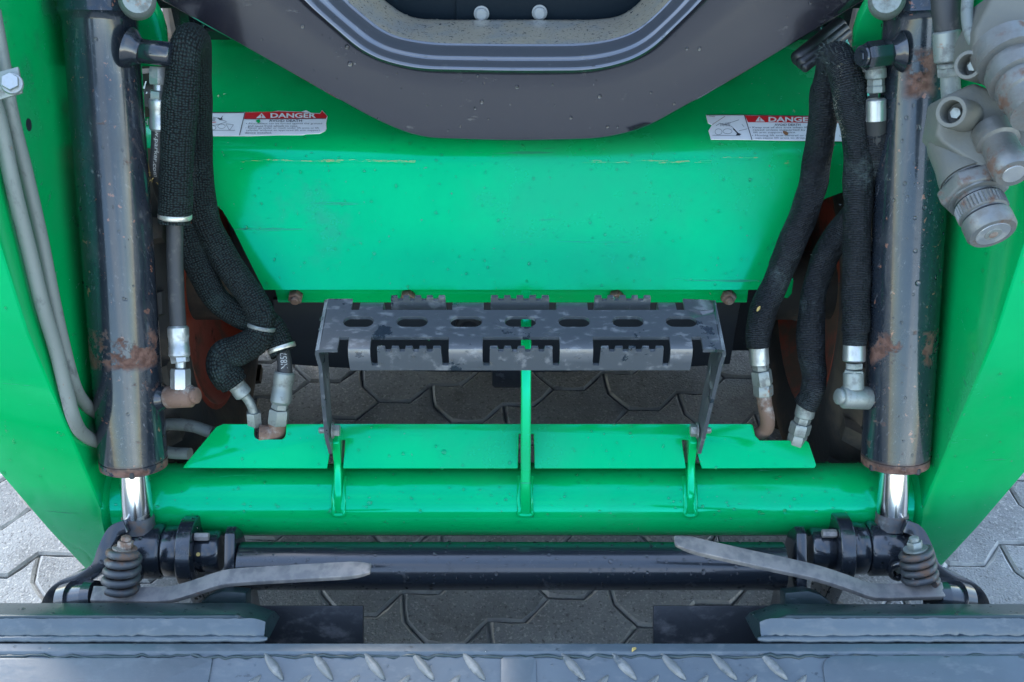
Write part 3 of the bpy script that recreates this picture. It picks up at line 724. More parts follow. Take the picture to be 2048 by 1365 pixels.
bm = NB(); prism(bm, [(x - .0065, y, z) for y, z in pr_], (.013, 0, 0)); ctab = mk('centre_tab', bm, 'green_paint', ct, .003, 3)
for (u, w_) in ((668, .010), (1052, .013), (1390, .010)):
    xx = PY(u, 862, .985).x if u != 1052 else PY(1052, 800, 1.0).x
    pts = []
    for sg in (-1, 1):
        th = [27 + 7.5 * k for k in range(9)] if sg > 0 else [87 - 7.5 * k for k in range(9)]
        for t in th: pts.append(Vector((xx + sg * (w_ / 2 + .0012), TY - (TR + .0004) * math.cos(R(t)), TZ + (TR + .0004) * math.sin(R(t)))))
    bm = NB(); tube(bm, catmull(pts, 4), .0032, 8, wob=.22, sd=u); mk('weld_bead', bm, 'green_paint', ct, smooth=70)

# ---- step
SZ = .580; SL, SR = PZ(640, 700, SZ).x, PZ(1442, 700, SZ).x
yf, yb = PZ(1024, 700, SZ).y, PZ(1024, 604, SZ).y
def sx(u): return SL + (SR - SL) * (u - 100) / (1952 - 100)       # step zoom picture columns
TH = .0048
fr = [(330, 694), (850, 1208), (1362, 1720)]; bk = [(368, 700), (850, 1200), (1350, 1690)]
slots = [(188, 332), (441, 588), (694, 845), (952, 1102), (1206, 1356), (1461, 1610), (1715, 1862)]
# top plate: outline with cut-outs, slots subtracted by building strips
def plate_with_holes(z):
    pass
ycm = (yf + yb) / 2 + .004; sr_ = .0095; rowF0 = yf + .020; rowB0 = yb - .018
step = None
bm = NB()
# middle band (rowF0..rowB0) with stadium slots via boolean-free ngon bridging: split in cells, each cell one slot
edges_x = [SL] + [ (sx(slots[i][1]) + sx(slots[i + 1][0])) / 2 for i in range(6)] + [SR]
for z in (0,):
    for i, (a, b) in enumerate(slots):
        xl, xr = edges_x[i], edges_x[i + 1]; ca, cb2 = sx(a) + sr_, sx(b) - sr_
        hole = [(ca + sr_ * math.cos(R(t)), ycm + sr_ * math.sin(R(t))) for t in range(90, 271, 18)] + [(cb2 + sr_ * math.cos(R(t)), ycm + sr_ * math.sin(R(t))) for t in range(-90, 91, 18)]
        # outer loop with the same number of points, matched by angle
        cx = (xl + xr) / 2; out = []
        for (hx, hy) in hole:
            if hx <= ca + 1e-9 and hx < cx:
                t = (hy - ycm) / sr_; out.append((xl if abs(t) < .99 else ca, ycm + (rowB0 - ycm) * t if t > 0 else ycm + (ycm - rowF0) * t))
            else:
                t = (hy - ycm) / sr_; out.append((xr if abs(t) < .99 else cb2, ycm + (rowB0 - ycm) * t if t > 0 else ycm + (ycm - rowF0) * t))
        # corners
        n = len(hole)
        H = [(x_, y_) for x_, y_ in hole]; O = list(out)
        # replace neighbours of tangent points by corners
        k1 = 1; O[k1] = (xl, rowB0); O[9] = (xl, rowF0); O[12] = (xr, rowF0); O[20] = (xr, rowB0)
        vh = [bm.verts.new((x_, y_, SZ)) for x_, y_ in H]; vo = [bm.verts.new((x_, y_, SZ)) for x_, y_ in O]
        for k in range(n):
            q = (vh[k], vh[(k + 1) % n], vo[(k + 1) % n], vo[k])
            if (q[2].co - q[3].co).length < 1e-7: q = q[:3]
            bm.faces.new(q)
bmesh.ops.remove_doubles(bm, verts=bm.verts, dist=2e-5)
# front/back solid tongues between the serrated cut-outs, continuing as a folded flange
def flange(front):
    cuts = fr if front else bk
    y0 = rowF0 if front else rowB0; sg = -1 if front else 1; ye = yf if front else yb
    e0, e1 = sx(228 if front else 255), sx(1822 if front else 1775)
    dep = .032 if front else .026
    xs = []
    spans = [(e0, sx(cuts[0][0]))] + [(sx(cuts[i][1]), sx(cuts[i + 1][0])) for i in range(2)] + [(sx(cuts[2][1]), e1)]
    prof_ = [(y0, SZ), (ye - sg * .010, SZ), (ye - sg * .003, SZ - .002), (ye, SZ - .008), (ye, SZ - .020)]
    for (a, b) in spans:
        rows = [[(a + (b - a) * t, y_, z_) for t in (0, 1)] for y_, z_ in prof_]
        loft(bm, rows)
    # lower flange strip with serrated teeth rising in each cut-out
    xs = [e0]
    top = []
    def add(x_, z_): top.append((x_, z_))
    add(e0, SZ - .020)
    for (a, b) in cuts:
        A, B = sx(a), sx(b); n = 5; add(A, SZ - .020); add(A + .001, SZ - .024); add(A + .008, SZ - .024)
        T0, T1 = A + .009, B - .009; pt_ = (T1 - T0) / (n + (n - 1) * .6); pw = pt_
        zt = SZ + .0045 if front else SZ + .009
        for k in range(n):
            xa = T0 + pw * 1.6 * k; add(xa, zt - .0055 if k else zt - .001); add(xa + pw * .12, zt); add(xa + pw * .88, zt); add(xa + pw, zt - .001 if k == n - 1 else zt - .0055)
        add(B - .008, SZ - .024); add(B - .001, SZ - .024); add(B, SZ - .020)
    add(e1, SZ - .020)
    lo = SZ - dep
    vt = [bm.verts.new((x_, ye, z_)) for x_, z_ in top]; vb = [bm.verts.new((x_, ye, lo)) for x_, z_ in top]
    for k in range(len(vt) - 1): bm.faces.new((vt[k], vt[k + 1], vb[k + 1], vb[k]))
flange(True); flange(False)
# end tongues outside the flanges
for s, ea, eb in ((-1, sx(228), sx(255)), (1, sx(1822), sx(1775))):
    xe = SL if s < 0 else SR
    xf = ea - s * -.012; 
    for (y0, y1, xi) in ((rowF0, yf - .002, ea + s * .012), (rowB0, yb + .003, eb + s * .010)):
        bm.faces.new([bm.verts.new(q) for q in ((xe, y0, SZ), (xi, y0, SZ), (xi, y1, SZ), (xe, y1, SZ))])
bmesh.ops.remove_doubles(bm, verts=bm.verts, dist=2e-5)
# legs: folded down at both ends, leaning back to the tabs
for s, xe in ((-1, SL), (1, SR)):
    lb = PY(664 if s < 0 else 1396, 862, .985)
    pr2 = [(xe, SZ, yf - .002, yb + .003), (xe + s * .0035, SZ - .0015, yf - .002, yb + .003), (xe + s * .0045, SZ - .007, yf - .001, yb), (xe + s * .004, SZ - .03, yf + .004, yb - .03), (lb.x + s * .004, .43, .966, 1.002), (lb.x + s * .003, .395, .970, .998)]
    loft(bm, [[(x_, ya, z_), (x_, (ya + yb_) / 2, z_), (x_, yb_, z_)] for x_, z_, ya, yb_ in pr2])
bmesh.ops.remove_doubles(bm, verts=bm.verts, dist=2e-5)
bmesh.ops.recalc_face_normals(bm, faces=bm.faces)
me = bpy.data.meshes.new('step'); bm.to_mesh(me); bm.free()
for p in me.polygons: p.use_smooth = True
me.set_sharp_from_angle(angle=R(40))
step = link('step', me, 'step_paint', L)
md = step.modifiers.new('thickness', 'SOLIDIFY'); md.thickness = TH; md.offset = 0
md = step.modifiers.new('edges', 'BEVEL'); md.width = .0009; md.segments = 2; md.limit_method = 'ANGLE'; md.angle_limit = R(40); md.harden_normals = True
WET.append((step, 1800, .0013))
for s, u in ((-1, 682), (1, 1379)):
    bc = PY(664 if s < 0 else 1396, 861, .985)
    bm = NB(); hexnut(bm, bc + Vector((-s * .001, 0, 0)), bc + Vector((-s * .010, 0, 0)), .0082); lathe(bm, bc, bc - Vector((s * .0022, 0, 0)), [(0, .0105), (1, .0105)], 20)
    cyl(bm, bc + Vector((s * .002, 0, 0)), bc + Vector((s * .017, 0, 0)), .0042, 12); bmesh.ops.translate(bm, verts=bm.verts, vec=(0, 0, 0)); mk('step_bolt', bm, 'dull_zinc', step, smooth=30)

# ---- tilt cylinders
CY = {-1: (PD(268, 934, 1.460), PD(193, -60, 1.305)), 1: (PD(1790, 928, 1.460), PD(1847, -60, 1.305))}
BR = .0430
cyl_paint('cylinder_paint_left', [(.142, .186, .075, -.1, 1.1), (.0, .012, .14, -.1, 1.1), (.05, .13, -.03, -.1, 1.1), (.25, .5, -.07, -.1, 1.1)])
cyl_paint('cylinder_paint_right', [(.142, .182, .045, -.1, 1.1), (.0, .012, .14, -.1, 1.1), (.470, .520, .13, .15, .27), (.02, .13, -.04, -.1, 1.1)])
cylo = {}
for s in (-1, 1):
    p0, p1 = CY[s]; d = p1 - p0; LN = d.length; ax = d.normalized()
    bm = NB()
    pf = [(0, BR - .003), (.0015, BR - .0005), (.012, BR), (.0125, BR - .0012), (.0135, BR - .0012), (.014, BR)]
    pf += [(.014 + (LN - .07) * k / 8, BR) for k in range(1, 9)] + [(LN - .050, BR + .002), (LN - .046, BR + .006), (LN - .040, BR + .003), (LN, BR + .003)]
    lathe(bm, p0, p1, [(t / LN, r) for t, r in pf], 64, hint=Vector((0, -1, 0)))
    cy_ = mk('tilt_cylinder', bm, 'cylinder_paint_left' if s < 0 else 'cylinder_paint_right', L, smooth=40); cylo[s] = cy_; WET.append((cy_, 500 if s < 0 else 1300, .0017))
    # gland notches
    fcam = CAM - p0; fcam = (fcam - ax * fcam.dot(ax)).normalized(); sid_ = ax.cross(fcam)
    for an in ((-.08,) if s < 0 else (-.75, .75)):
        q = p0 + (fcam * math.cos(an) + sid_ * math.sin(an)) * (BR - .0035)
        bm = NB(); cyl(bm, q - ax * .0012, q + ax * .008, .0042, 14); mk('gland_notch', bm, 'belly_black', cy_)
    # rod
    pe = p0 - ax * .100
    bm = NB(); lathe(bm, p0 + ax * .005, pe + ax * .028, [(k / 6, .0195) for k in range(7)], 40); mk('rod', bm, 'chrome', cy_, smooth=60)
    bm = NB(); lathe(bm, pe + ax * .032, pe + ax * .012, [(0, .0195), (.1, .0210), (.6, .0212), (1, .0228)], 40); mk('rod_collar', bm, 'spring_steel', cy_, smooth=50)
    # top pin end
    pp = PD(262 if s < 0 else 1786, 4, 1.285)
    bm = NB(); lathe(bm, pp + Vector((0, .02, -.01)), pp + Vector((-s * .012, -.012, .010)), [(0, .021), (.7, .021), (.85, .020), (1, .016)], 28); mk('pin_end', bm, 'dull_zinc', cy_)
def barrel_d(v): return 1.198 + (1.406 - 1.198) * v / 930.0

def CD(v, d): return d + (.118 - .062 * v / 930) * max(0, min(1, (1.47 - d) / .10)) if d > 1.15 else d
def PC(u, v, d): return PD(u, v, CD(v, d))
def fitting(name, pts, mat, parent):
    """pts: list of (u, v, d, r, kind) ; consecutive pairs form pieces"""
    bm = NB()
    for (a, b, r, kind) in pts:
        a = PC(*a); b = PC(*b)
        if kind == 'hex': hexnut(bm, a, b, r)
        elif kind == 'crimp':
            L_ = (b - a).length; lathe(bm, a, b, [(0, r * .9), (.05, r), (.3, r), (.33, r * .95), (.6, r * .95), (.64, r), (.93, r), (1, r * .85)], 24)
        else: cyl(bm, a, b, r, 20)
    return mk(name, bm, mat, parent, smooth=32)

# upper and lower ports of the left cylinder
cl, crr = cylo[-1], cylo[1]
bm = NB(); lathe(bm, PC(258, 96, 1.19), PC(284, 104, 1.19), [(0, .024), (.3, .022), (.7, .0155), (1, .0145)], 28); cyl(bm, PC(276, 101, 1.19), PC(345, 110, 1.19), .0140, 28, .003); mk('upper_port', bm, 'black_paint', cl, smooth=50)
bm = NB(); lathe(bm, PC(312, 795, 1.372), PC(336, 796, 1.362), [(0, .021), (.3, .0195), (.8, .0140), (1, .0130)], 28); mk('lower_port_boss', bm, 'black_paint', cl, smooth=50)
bm = NB(); cyl(bm, PC(332, 795, 1.362), PC(386, 792, 1.352), .0145, 28, .003); cyl(bm, PC(384, 792, 1.353), PC(395, 791, 1.350), .0105, 20); mk('lower_port_elbow', bm, 'rusty_steel', cl, smooth=50)
fitting('hose_fitting', [((361, 778, 1.350), (361, 738, 1.345), .0125, 'hex'), ((361, 738, 1.345), (361, 722, 1.343), .0065, 'c')], 'zinc', cl)
fitting('ferrule', [((361, 726, 1.343), (359, 712, 1.342), .0115, 'hex'), ((359, 714, 1.342), (356, 652, 1.335), .0132, 'crimp')], 'zinc', cl)
fitting('hose_fitting', [((318, 134, 1.215), (318, 170, 1.222), .0118, 'hex'), ((318, 168, 1.222), (318, 184, 1.225), .0066, 'c')], 'zinc', cl)
fitting('ferrule', [((318, 182, 1.225), (318, 200, 1.23), .0112, 'hex'), ((318, 198, 1.23), (320, 262, 1.245), .0122, 'crimp')], 'zinc', cl)
# right cylinder ports
bm = NB(); lathe(bm, PC(1802, 104, 1.19), PC(1780, 106, 1.19), [(0, .024), (.3, .021), (.7, .0145), (1, .0135)], 28); mk('upper_port_boss', bm, 'black_paint', crr, smooth=50)
bm = NB(); a, b = PC(1790, 106, 1.19), PC(1736, 112, 1.19)
lathe(bm, a, b, [(0, .0125), (1, .0125)], 24); lathe(bm, PC(1778, 107, 1.19), PC(1730, 113, 1.185), [(0, .0155), (.06, .0165), (.9, .0165), (1, .015)], 8, phase=.39)
cyl(bm, PC(1734, 112, 1.186), PC(1722, 113, 1.182), .0125, 20); cyl(bm, PC(1723, 113, 1.182), PC(1719, 113.4, 1.181), .007, 6); mk('upper_port_elbow', bm, 'black_paint', crr, smooth=35)
fitting('hose_fitting', [((1752, 128, 1.205), (1752, 158, 1.212), .0120, 'c'), ((1752, 158, 1.212), (1752, 172, 1.215), .0100, 'hex'), ((1752, 172, 1.215), (1752, 186, 1.218), .0105, 'hex')], 'dull_zinc', crr)
fitting('ferrule', [((1752, 198, 1.221), (1752, 244, 1.232), .0118, 'c')], 'zinc', crr)
bm = NB(); lathe(bm, PC(1757, 798, 1.372), PC(1734, 798, 1.362), [(0, .023), (.3, .021), (.8, .0140), (1, .0130)], 28); mk('lower_port_boss', bm, 'black_paint', crr, smooth=50)
bm = NB(); cyl(bm, PC(1740, 797, 1.362), PC(1684, 794, 1.352), .0148, 28, .003); cyl(bm, PC(1686, 794, 1.353), PC(1675, 793, 1.350), .0105, 20); mk('lower_port_elbow', bm, 'dull_zinc', crr, smooth=50)
fitting('hose_fitting', [((1707, 780, 1.352), (1707, 744, 1.347), .0128, 'c'), ((1707, 752, 1.348), (1708, 740, 1.346), .0125, 'hex'), ((1708, 738, 1.346), (1708, 726, 1.344), .0112, 'hex')], 'dull_zinc', crr)
fitting('ferrule', [((1708, 724, 1.344), (1709, 685, 1.340), .0140, 'c')], 'zinc', crr)

# ---- hoses
def hose(name, pts, r, mat, parent, n=8, seg=18, wob=0, sd=0, sq=1.0, rf=None, at=None):
    P = catmull([(at or PC)(*p) for p in pts], n); bm = NB(); tube(bm, P, rf or r, seg, sq, wob, sd)
    return mk(name, bm, mat, parent, smooth=60), P
def band(P0, P1, r, parent, mat='band_steel'):
    bm = NB(); lathe(bm, P0, P1, [(0, r * .97), (.1, r), (.9, r), (1, r * .97)], 26); return mk('clamp_band', bm, mat, parent, smooth=50)
# left loop: lower port up, over and down to the guard
h1, _ = hose('hydraulic_hose', [(357, 660, 1.336), (353, 600, 1.328), (350, 520, 1.315), (350, 430, 1.295)], .0102, 'rubber_hose', L)
s1, P1_ = hose('knit_sleeve', [(350, 448, 1.296), (350, 420, 1.290), (353, 330, 1.262), (358, 240, 1.235), (364, 160, 1.212), (372, 95, 1.205), (386, 78, 1.235), (393, 110, 1.285), (395, 190, 1.33), (396, 280, 1.37), (400, 370, 1.41), (412, 440, 1.43), (442, 505, 1.45), (478, 560, 1.455), (508, 602, 1.45), (524, 640, 1.455), (514, 676, 1.465), (480, 700, 1.465), (450, 712, 1.46), (446, 738, 1.462), (468, 768, 1.475)], .0195, 'knit_sleeve', h1, n=10, seg=30, wob=.045, sd=2,
                rf=lambda t: .0185 + .0020 * math.sin(min(1, t / .3) * 3.14) + (.0035 * max(0, min(1, (t - .80) / .1))) - (.003 if t > .985 else 0) - (.0035 * math.exp(-((t - .765) / .012) ** 2)))
band(PC(350, 428, 1.292), PC(350, 438, 1.2945), .0205, s1)
band(P1_[int(len(P1_) * .762)], P1_[int(len(P1_) * .762) + 2], .0182, s1, 'dull_zinc')
fitting('ferrule', [((466, 762, 1.475), (488, 790, 1.485), .0120, 'crimp')], 'dull_zinc', h1)
pt, _ = hose('bent_pipe', [(484, 786, 1.484), (496, 800, 1.49), (505, 818, 1.495), (508, 836, 1.50)], .0062, 'dull_zinc', h1)
fitting('hose_fitting', [((507, 824, 1.497), (509, 851, 1.505), .0105, 'hex')], 'dull_zinc', h1)
# left second: upper port hose down, sleeve, back to the guard
h2, P2h = hose('hydraulic_hose', [(320, 250, 1.243), (318, 300, 1.262), (316, 345, 1.29), (330, 400, 1.36), (365, 455, 1.42), (400, 520, 1.46), (450, 600, 1.478), (520, 640, 1.485), (553, 670, 1.487), (568, 720, 1.487), (569, 760, 1.487), (567, 790, 1.49)], .0098, 'rubber_hose', L)
s2, P2_ = hose('knit_sleeve', [(372, 452, 1.425), (384, 500, 1.452), (408, 555, 1.468), (440, 606, 1.478), (492, 636, 1.483), (534, 648, 1.485), (552, 672, 1.487), (563, 700, 1.487), (566, 706, 1.487)], .0175, 'knit_sleeve', h2, n=9, seg=28, wob=.04, sd=5)
band(PC(562, 692, 1.487), PC(565, 701, 1.487), .0190, s2)
fitting('ferrule', [((569, 744, 1.488), (561, 808, 1.492), .0138, 'crimp')], 'dull_zinc', h2)
fitting('hose_fitting', [((561, 806, 1.492), (559, 818, 1.494), .0115, 'hex'), ((559, 818, 1.494), (556, 848, 1.50), .0140, 'hex')], 'dull_zinc', h2)
hose('elbow_pipe', [(556, 840, 1.50), (554, 862, 1.505), (540, 868, 1.503), (518, 868, 1.50)], .0125, 'rusty_steel', h2)
# lettering on hoses
def hose_text(body, path, r, s0, h0, h1, size, parent, mat='hose_print', flip=False):
    """wraps lettering round a hose: runs along the path, starting s0 metres from its beginning; h is an angle"""
    me = text_mesh(body, .012); xs = [v.co.x for v in me.vertices]; ys = [v.co.y for v in me.vertices]
    acc = [0]
    for a, b in zip(path, path[1:]): acc.append(acc[-1] + (b - a).length)
    for v in me.vertices:
        s = s0 + (v.co.x - min(xs)) * size
        k = max(i for i in range(len(acc)) if acc[i] <= s or i == 0); k = min(k, len(path) - 2)
        t = (s - acc[k]) / (acc[k + 1] - acc[k]); c = path[k].lerp(path[k + 1], t); d = (path[k + 1] - path[k]).normalized()
        fwd = (CAM - c); fwd = (fwd - d * fwd.dot(d)).normalized(); sid = d.cross(fwd) * -1
        an = h0 + (h1 - h0) * (v.co.y - min(ys)) / (max(ys) - min(ys))
        v.co = c + (fwd * math.cos(an) + sid * math.sin(an)) * (r + .0005)
    return link('lettering', me, mat, parent)
hose_text('w.parker.com', P2h, .0098, .004, -.70, .0, .0108, h2)
hose_text('N857', [PC(569, 742, 1.487), PC(566, 700, 1.487)], .0098, .003, -.45, .45, .0098, h2)

# right: loop from the lower port, over, down to the pipe
h3, _ = hose('hydraulic_hose', [(1709, 700, 1.34), (1711, 660, 1.335)], .0105, 'rubber_hose', L)
r1, PR1 = hose('woven_sleeve', [(1710, 690, 1.340), (1711, 640, 1.333), (1713, 560, 1.322), (1714, 470, 1.305), (1716, 400, 1.29), (1716, 330, 1.275), (1712, 270, 1.26), (1702, 210, 1.245), (1692, 155, 1.235), (1680, 118, 1.245), (1664, 122, 1.275), (1654, 170, 1.30), (1645, 240, 1.33), (1634, 320, 1.365), (1618, 400, 1.395), (1590, 470, 1.42), (1562, 540, 1.44), (1540, 590, 1.455), (1524, 630, 1.465), (1516, 665, 1.468), (1517, 695, 1.472)], .020, 'woven_worn', h3, n=10, seg=28, wob=.075, sd=9, sq=.90,
                 rf=lambda t: (.0165 if t < .03 else .0190) + .0022 * math.exp(-((t - .36) / .06) ** 2) + (.001 if .55 < t < .8 else 0) - .0025 * max(0, (t - .9) / .1))
fitting('ferrule', [((1517, 692, 1.472), (1519, 730, 1.478), .0128, 'c')], 'zinc', h3)
fitting('hose_fitting', [((1521, 728, 1.478), (1522, 741, 1.48), .0108, 'hex'), ((1522, 741, 1.48), (1526, 770, 1.485), .0136, 'hex'), ((1526, 770, 1.485), (1527, 792, 1.488), .0130, 'hex')], 'dull_zinc', h3)
hose('bent_pipe', [(1527, 786, 1.488), (1530, 812, 1.49), (1535, 838, 1.495), (1532, 858, 1.505), (1514, 872, 1.515)], .0098, 'rusty_steel', h3)
# right: hose from the upper port
h4, _ = hose('hydraulic_hose', [(1752, 236, 1.23), (1753, 290, 1.255), (1748, 340, 1.285), (1730, 390, 1.33), (1700, 440, 1.38), (1668, 490, 1.42)], .0118, 'rubber_hose', L)
r2, PR2 = hose('woven_sleeve', [(1752, 262, 1.245), (1755, 300, 1.262), (1750, 345, 1.29), (1734, 390, 1.33), (1706, 430, 1.375), (1672, 475, 1.41), (1646, 525, 1.43), (1630, 580, 1.44), (1622, 640, 1.448), (1622, 700, 1.452), (1628, 750, 1.458), (1622, 790, 1.468), (1612, 812, 1.475)], .0185, 'woven_worn', h4, n=9, seg=26, wob=.08, sd=14, sq=.90, rf=lambda t: .0155 if t < .25 else (.0180 if t < .9 else .0165))
fitting('ferrule', [((1615, 802, 1.474), (1608, 834, 1.482), .0128, 'c')], 'dull_zinc', h4)
fitting('hose_fitting', [((1608, 832, 1.482), (1603, 846, 1.486), .0110, 'hex'), ((1603, 846, 1.486), (1597, 868, 1.492), .0140, 'hex'), ((1597, 868, 1.492), (1590, 892, 1.50), .0125, 'hex')], 'dull_zinc', h4)
# frayed fibres
def fuzz(path, r, cnt, t0, t1, ln, parent, sd, mat='fuzz', up=False):
    rn = random.Random(sd); bm = NB(); n = len(path)
    for _ in range(cnt):
        i = int((t0 + (t1 - t0) * rn.random()) * (n - 2)); c = path[i].lerp(path[i + 1], rn.random()); d = (path[i + 1] - path[i]).normalized()
        x, y = frame(d); a = rn.uniform(0, 6.283); nn = x * math.cos(a) + y * math.sin(a)
        if up and nn.z < -.1: nn = -nn
        b = c + nn * r * .97; tip = b + (nn + Vector((rn.gauss(0, .7), rn.gauss(0, .7), rn.gauss(0, .7))) ).normalized() * ln * rn.uniform(.4, 1.2)
        w = d.cross(nn).normalized() * .00016
        mid = b.lerp(tip, .5) + Vector((rn.gauss(0, 1), rn.gauss(0, 1), rn.gauss(0, 1))) * ln * .12
        v = [bm.verts.new(q) for q in (b - w, b + w, mid + w * .8, tip, mid - w * .8)]; bm.faces.new(v)
    o = mk('frayed_fibres', bm, mat, parent); o['kind'] = 'stuff'; return o
fuzz(PR1, .0205, 900, .34, .52, .007, r1, 1, up=True); fuzz(PR1, .0195, 500, 0, 1, .004, r1, 2); fuzz(PR2, .018, 500, .3, 1, .005, r2, 3); fuzz(P1_, .020, 700, 0, .6, .003, s1, 4)
# torn seam along the front limb of the right sleeve
rn = random.Random(5); sp_ = []
for k in range(30):
    t = k / 29; sp_.append(PC(1676 + 6 * math.sin(t * 9) + t * 4, 130 + t * 150, 1.215 + t * .035))
fuzz(sp_, .003, 420, 0, 1, .0045, r1, 6, 'fuzz_light')

# ---- steel lines on the left arm
def on_plate(pts, X): return [(u, v, X * FPX / (1024 - u)) for u, v in pts]
pl1, _ = hose('steel_line', on_plate([(-30, 150), (0, 250), (28, 380), (58, 500), (85, 610), (112, 700), (132, 780), (148, 838)], .529) + [(168, 870, 1.405), (205, 884, 1.47), (255, 868, 1.535), (330, 850, 1.545), (380, 852, 1.54), (425, 866, 1.535)], .0084, 'steel_line', L, n=8, at=PD)
pl2, _ = hose('steel_line', on_plate([(-15, 20), (5, 130), (22, 230), (52, 350), (82, 480), (106, 600), (126, 690), (148, 770)], .530) + [(170, 808, 1.41), (205, 834, 1.475), (265, 872, 1.54), (330, 903, 1.53), (380, 908, 1.52)], .0082, 'steel_line', L, n=8, at=PD)
bm = NB(); c0 = PD(12, 172, 1.115)
prism(bm, [PD(-20, 148, 1.112), PD(36, 133, 1.112), PD(44, 186, 1.116), PD(-20, 206, 1.12)], tuple(FW * .004)); lc = mk('line_clamp', bm, 'dull_zinc', L, .0015)
bm = NB(); a = PD(24, 168, 1.112); lathe(bm, a, a - FW * .003 + Vector((.001, 0, 0)), [(0, .011), (1, .010)], 20); hexnut(bm, a - FW * .003, a - FW * .012 + Vector((.003, 0, 0)), .0088); mk('clamp_bolt', bm, 'zinc', lc, smooth=30)

# ---- coupler block, upper right
px = lambda n: n * .00049
cb_a, cb_b = PD(1890, 262, 1.115), PD(1986, 468, 1.050)
bm = NB(); lathe(bm, cb_a, cb_b, [(0, .014), (.06, .0215), (.14, .0235), (.34, .0245), (.44, .0265), (.50, .0268)], 40)
# cast web and upper bodies
def blob(bm, pts, depth, inset=.006):
    prism(bm, [PD(*p) for p in pts], tuple(FW * depth))
cpl = mk('coupler_block', bm, 'cast_metal', L, smooth=40)
bm = NB(); blob(bm, [(1884, 195, 1.075), (1950, 165, 1.068), (2010, 190, 1.06), (2060, 250, 1.05), (2060, 300, 1.05), (2000, 350, 1.05), (1950, 330, 1.06), (1885, 285, 1.075), (1872, 270, 1.08)], .04); mk('cast_web', bm, 'cast_metal', cpl, .0045, 3, 40)
bm = NB(); blob(bm, [(1950, 60, 1.06), (1990, -20, 1.05), (2090, -20, 1.03), (2090, 95, 1.03), (2010, 130, 1.045), (1962, 130, 1.06), (1945, 100, 1.062)], .05); mk('cast_upper_body', bm, 'cast_metal', cpl, .0055, 3, 40)
for (u, v, rr) in ((1936, 130, 28), (1902, 224, 31)):
    a = PD(u + 34, v + 10, 1.075); b = PD(u, v, 1.045); x, y = frame(b - a)
    bm = NB(); R0, R1 = px(rr), px(rr) * .68
    dd = b - a
    rings = []
    for (t, r) in ((0, R0), (.94, R0), (1, R0 * .94), (1, R1 * 1.05), (.95, R1), (.55, R1), (.55, .0005)):
        rings.append([bm.verts.new(a + dd * t + (x * math.cos(6.28319 * k / 32) + y * math.sin(6.28319 * k / 32)) * r) for k in range(32)])
    for i in range(len(rings) - 1):
        for k in range(32): bm.faces.new((rings[i][k], rings[i][(k + 1) % 32], rings[i + 1][(k + 1) % 32], rings[i + 1][k]))
    bo = mk('mounting_boss', bm, 'cast_metal', cpl, smooth=45)
    bm = NB(); q = a + dd * .56; hexnut(bm, q, q + dd * .2, R1 * .55); mk('boss_bolt', bm, 'dull_zinc', bo, smooth=30)
def lp(a, b, t): return a + (b - a) * t
bm = NB(); hexnut(bm, lp(cb_a, cb_b, .53), lp(cb_a, cb_b, .66), .0325); lathe(bm, lp(cb_a, cb_b, .50), lp(cb_a, cb_b, .535), [(0, .0255), (1, .0255)], 32); mk('coupler_nut', bm, 'coupler_metal', cpl, .0015, 2, 30)
bm = NB(); lathe(bm, lp(cb_a, cb_b, .655), lp(cb_a, cb_b, 1.0), [(0, .026), (.06, .026), (.08, .0215), (.16, .0215), (.19, .0230), (.50, .0228), (.53, .0210), (.60, .0210), (.63, .0235), (.93, .0235), (1, .0215)], 40)
qc = mk('quick_coupler', bm, 'coupler_metal', cpl, smooth=35)
for (t0_, t1_, rr_) in ((.515, .532, .0262), (.660, .676, .0240), (.708, .716, .0232), (.845, .862, .0218)):
    bm = NB(); lathe(bm, lp(cb_a, cb_b, t0_), lp(cb_a, cb_b, t1_), [(0, rr_ - .001), (.3, rr_), (.7, rr_), (1, rr_ - .001)], 36); mk('seal_ring', bm, 'belly_black', qc, smooth=50)
for k in range(40):      # knurling on the sleeve
    if k: 
        c_k = kn0.copy(); COL.objects.link(c_k); c_k.parent = qc; c_k.rotation_mode = 'QUATERNION'; c_k.rotation_quaternion = Quaternion((cb_b - cb_a).normalized(), 6.28319 * k / 40)
        c_k.location = kn0.location
    else:
        ax_ = (cb_b - cb_a).normalized(); xk, yk_ = frame(ax_); a_, b_ = lp(cb_a, cb_b, .730), lp(cb_a, cb_b, .820)
        bm = NB(); prism(bm, [a_ + xk * .0222 - yk_ * .0011, a_ + xk * .0240, a_ + xk * .0222 + yk_ * .0011], tuple(b_ - a_)); kn0 = mk('knurl_ridge', bm, 'coupler_metal', qc, origin=lp(cb_a, cb_b, .775))
dn = (cb_b - cb_a).normalized()
bm = NB(); lathe(bm, cb_b - dn * .001, cb_b + dn * .0006, [(0, .0165), (1, .0160)], 36); mk('coupler_face', bm, 'zinc', qc)
bm = NB(); lathe(bm, cb_b - dn * .0008, cb_b + dn * .0012, [(0, .0085), (1, .0080)], 30); mk('coupler_valve', bm, 'dull_zinc', qc)
bm = NB(); lathe(bm, cb_b - dn * .0008, cb_b + dn * .0017, [(0, .0045), (1, .0042)], 24); mk('coupler_poppet', bm, 'rusty_steel', qc)
c2a, c2b = PD(1985, 262, 1.065), PD(2027, 348, 1.030)
bm = NB(); lathe(bm, c2a, c2b, [(0, .020), (.30, .020), (.33, .0165), (.62, .0165), (.66, .0180), (.92, .0180), (1, .0160)], 36); q2 = mk('small_coupler', bm, 'coupler_metal', cpl, smooth=35)
d2 = (c2b - c2a).normalized(); bm = NB(); lathe(bm, c2b - d2 * .0005, c2b + d2 * .0008, [(0, .0105), (1, .0100)], 28); mk('coupler_face', bm, 'zinc', q2)
c3a, c3b = PD(2010, 95, 1.045), PD(2075, 225, 0.998)
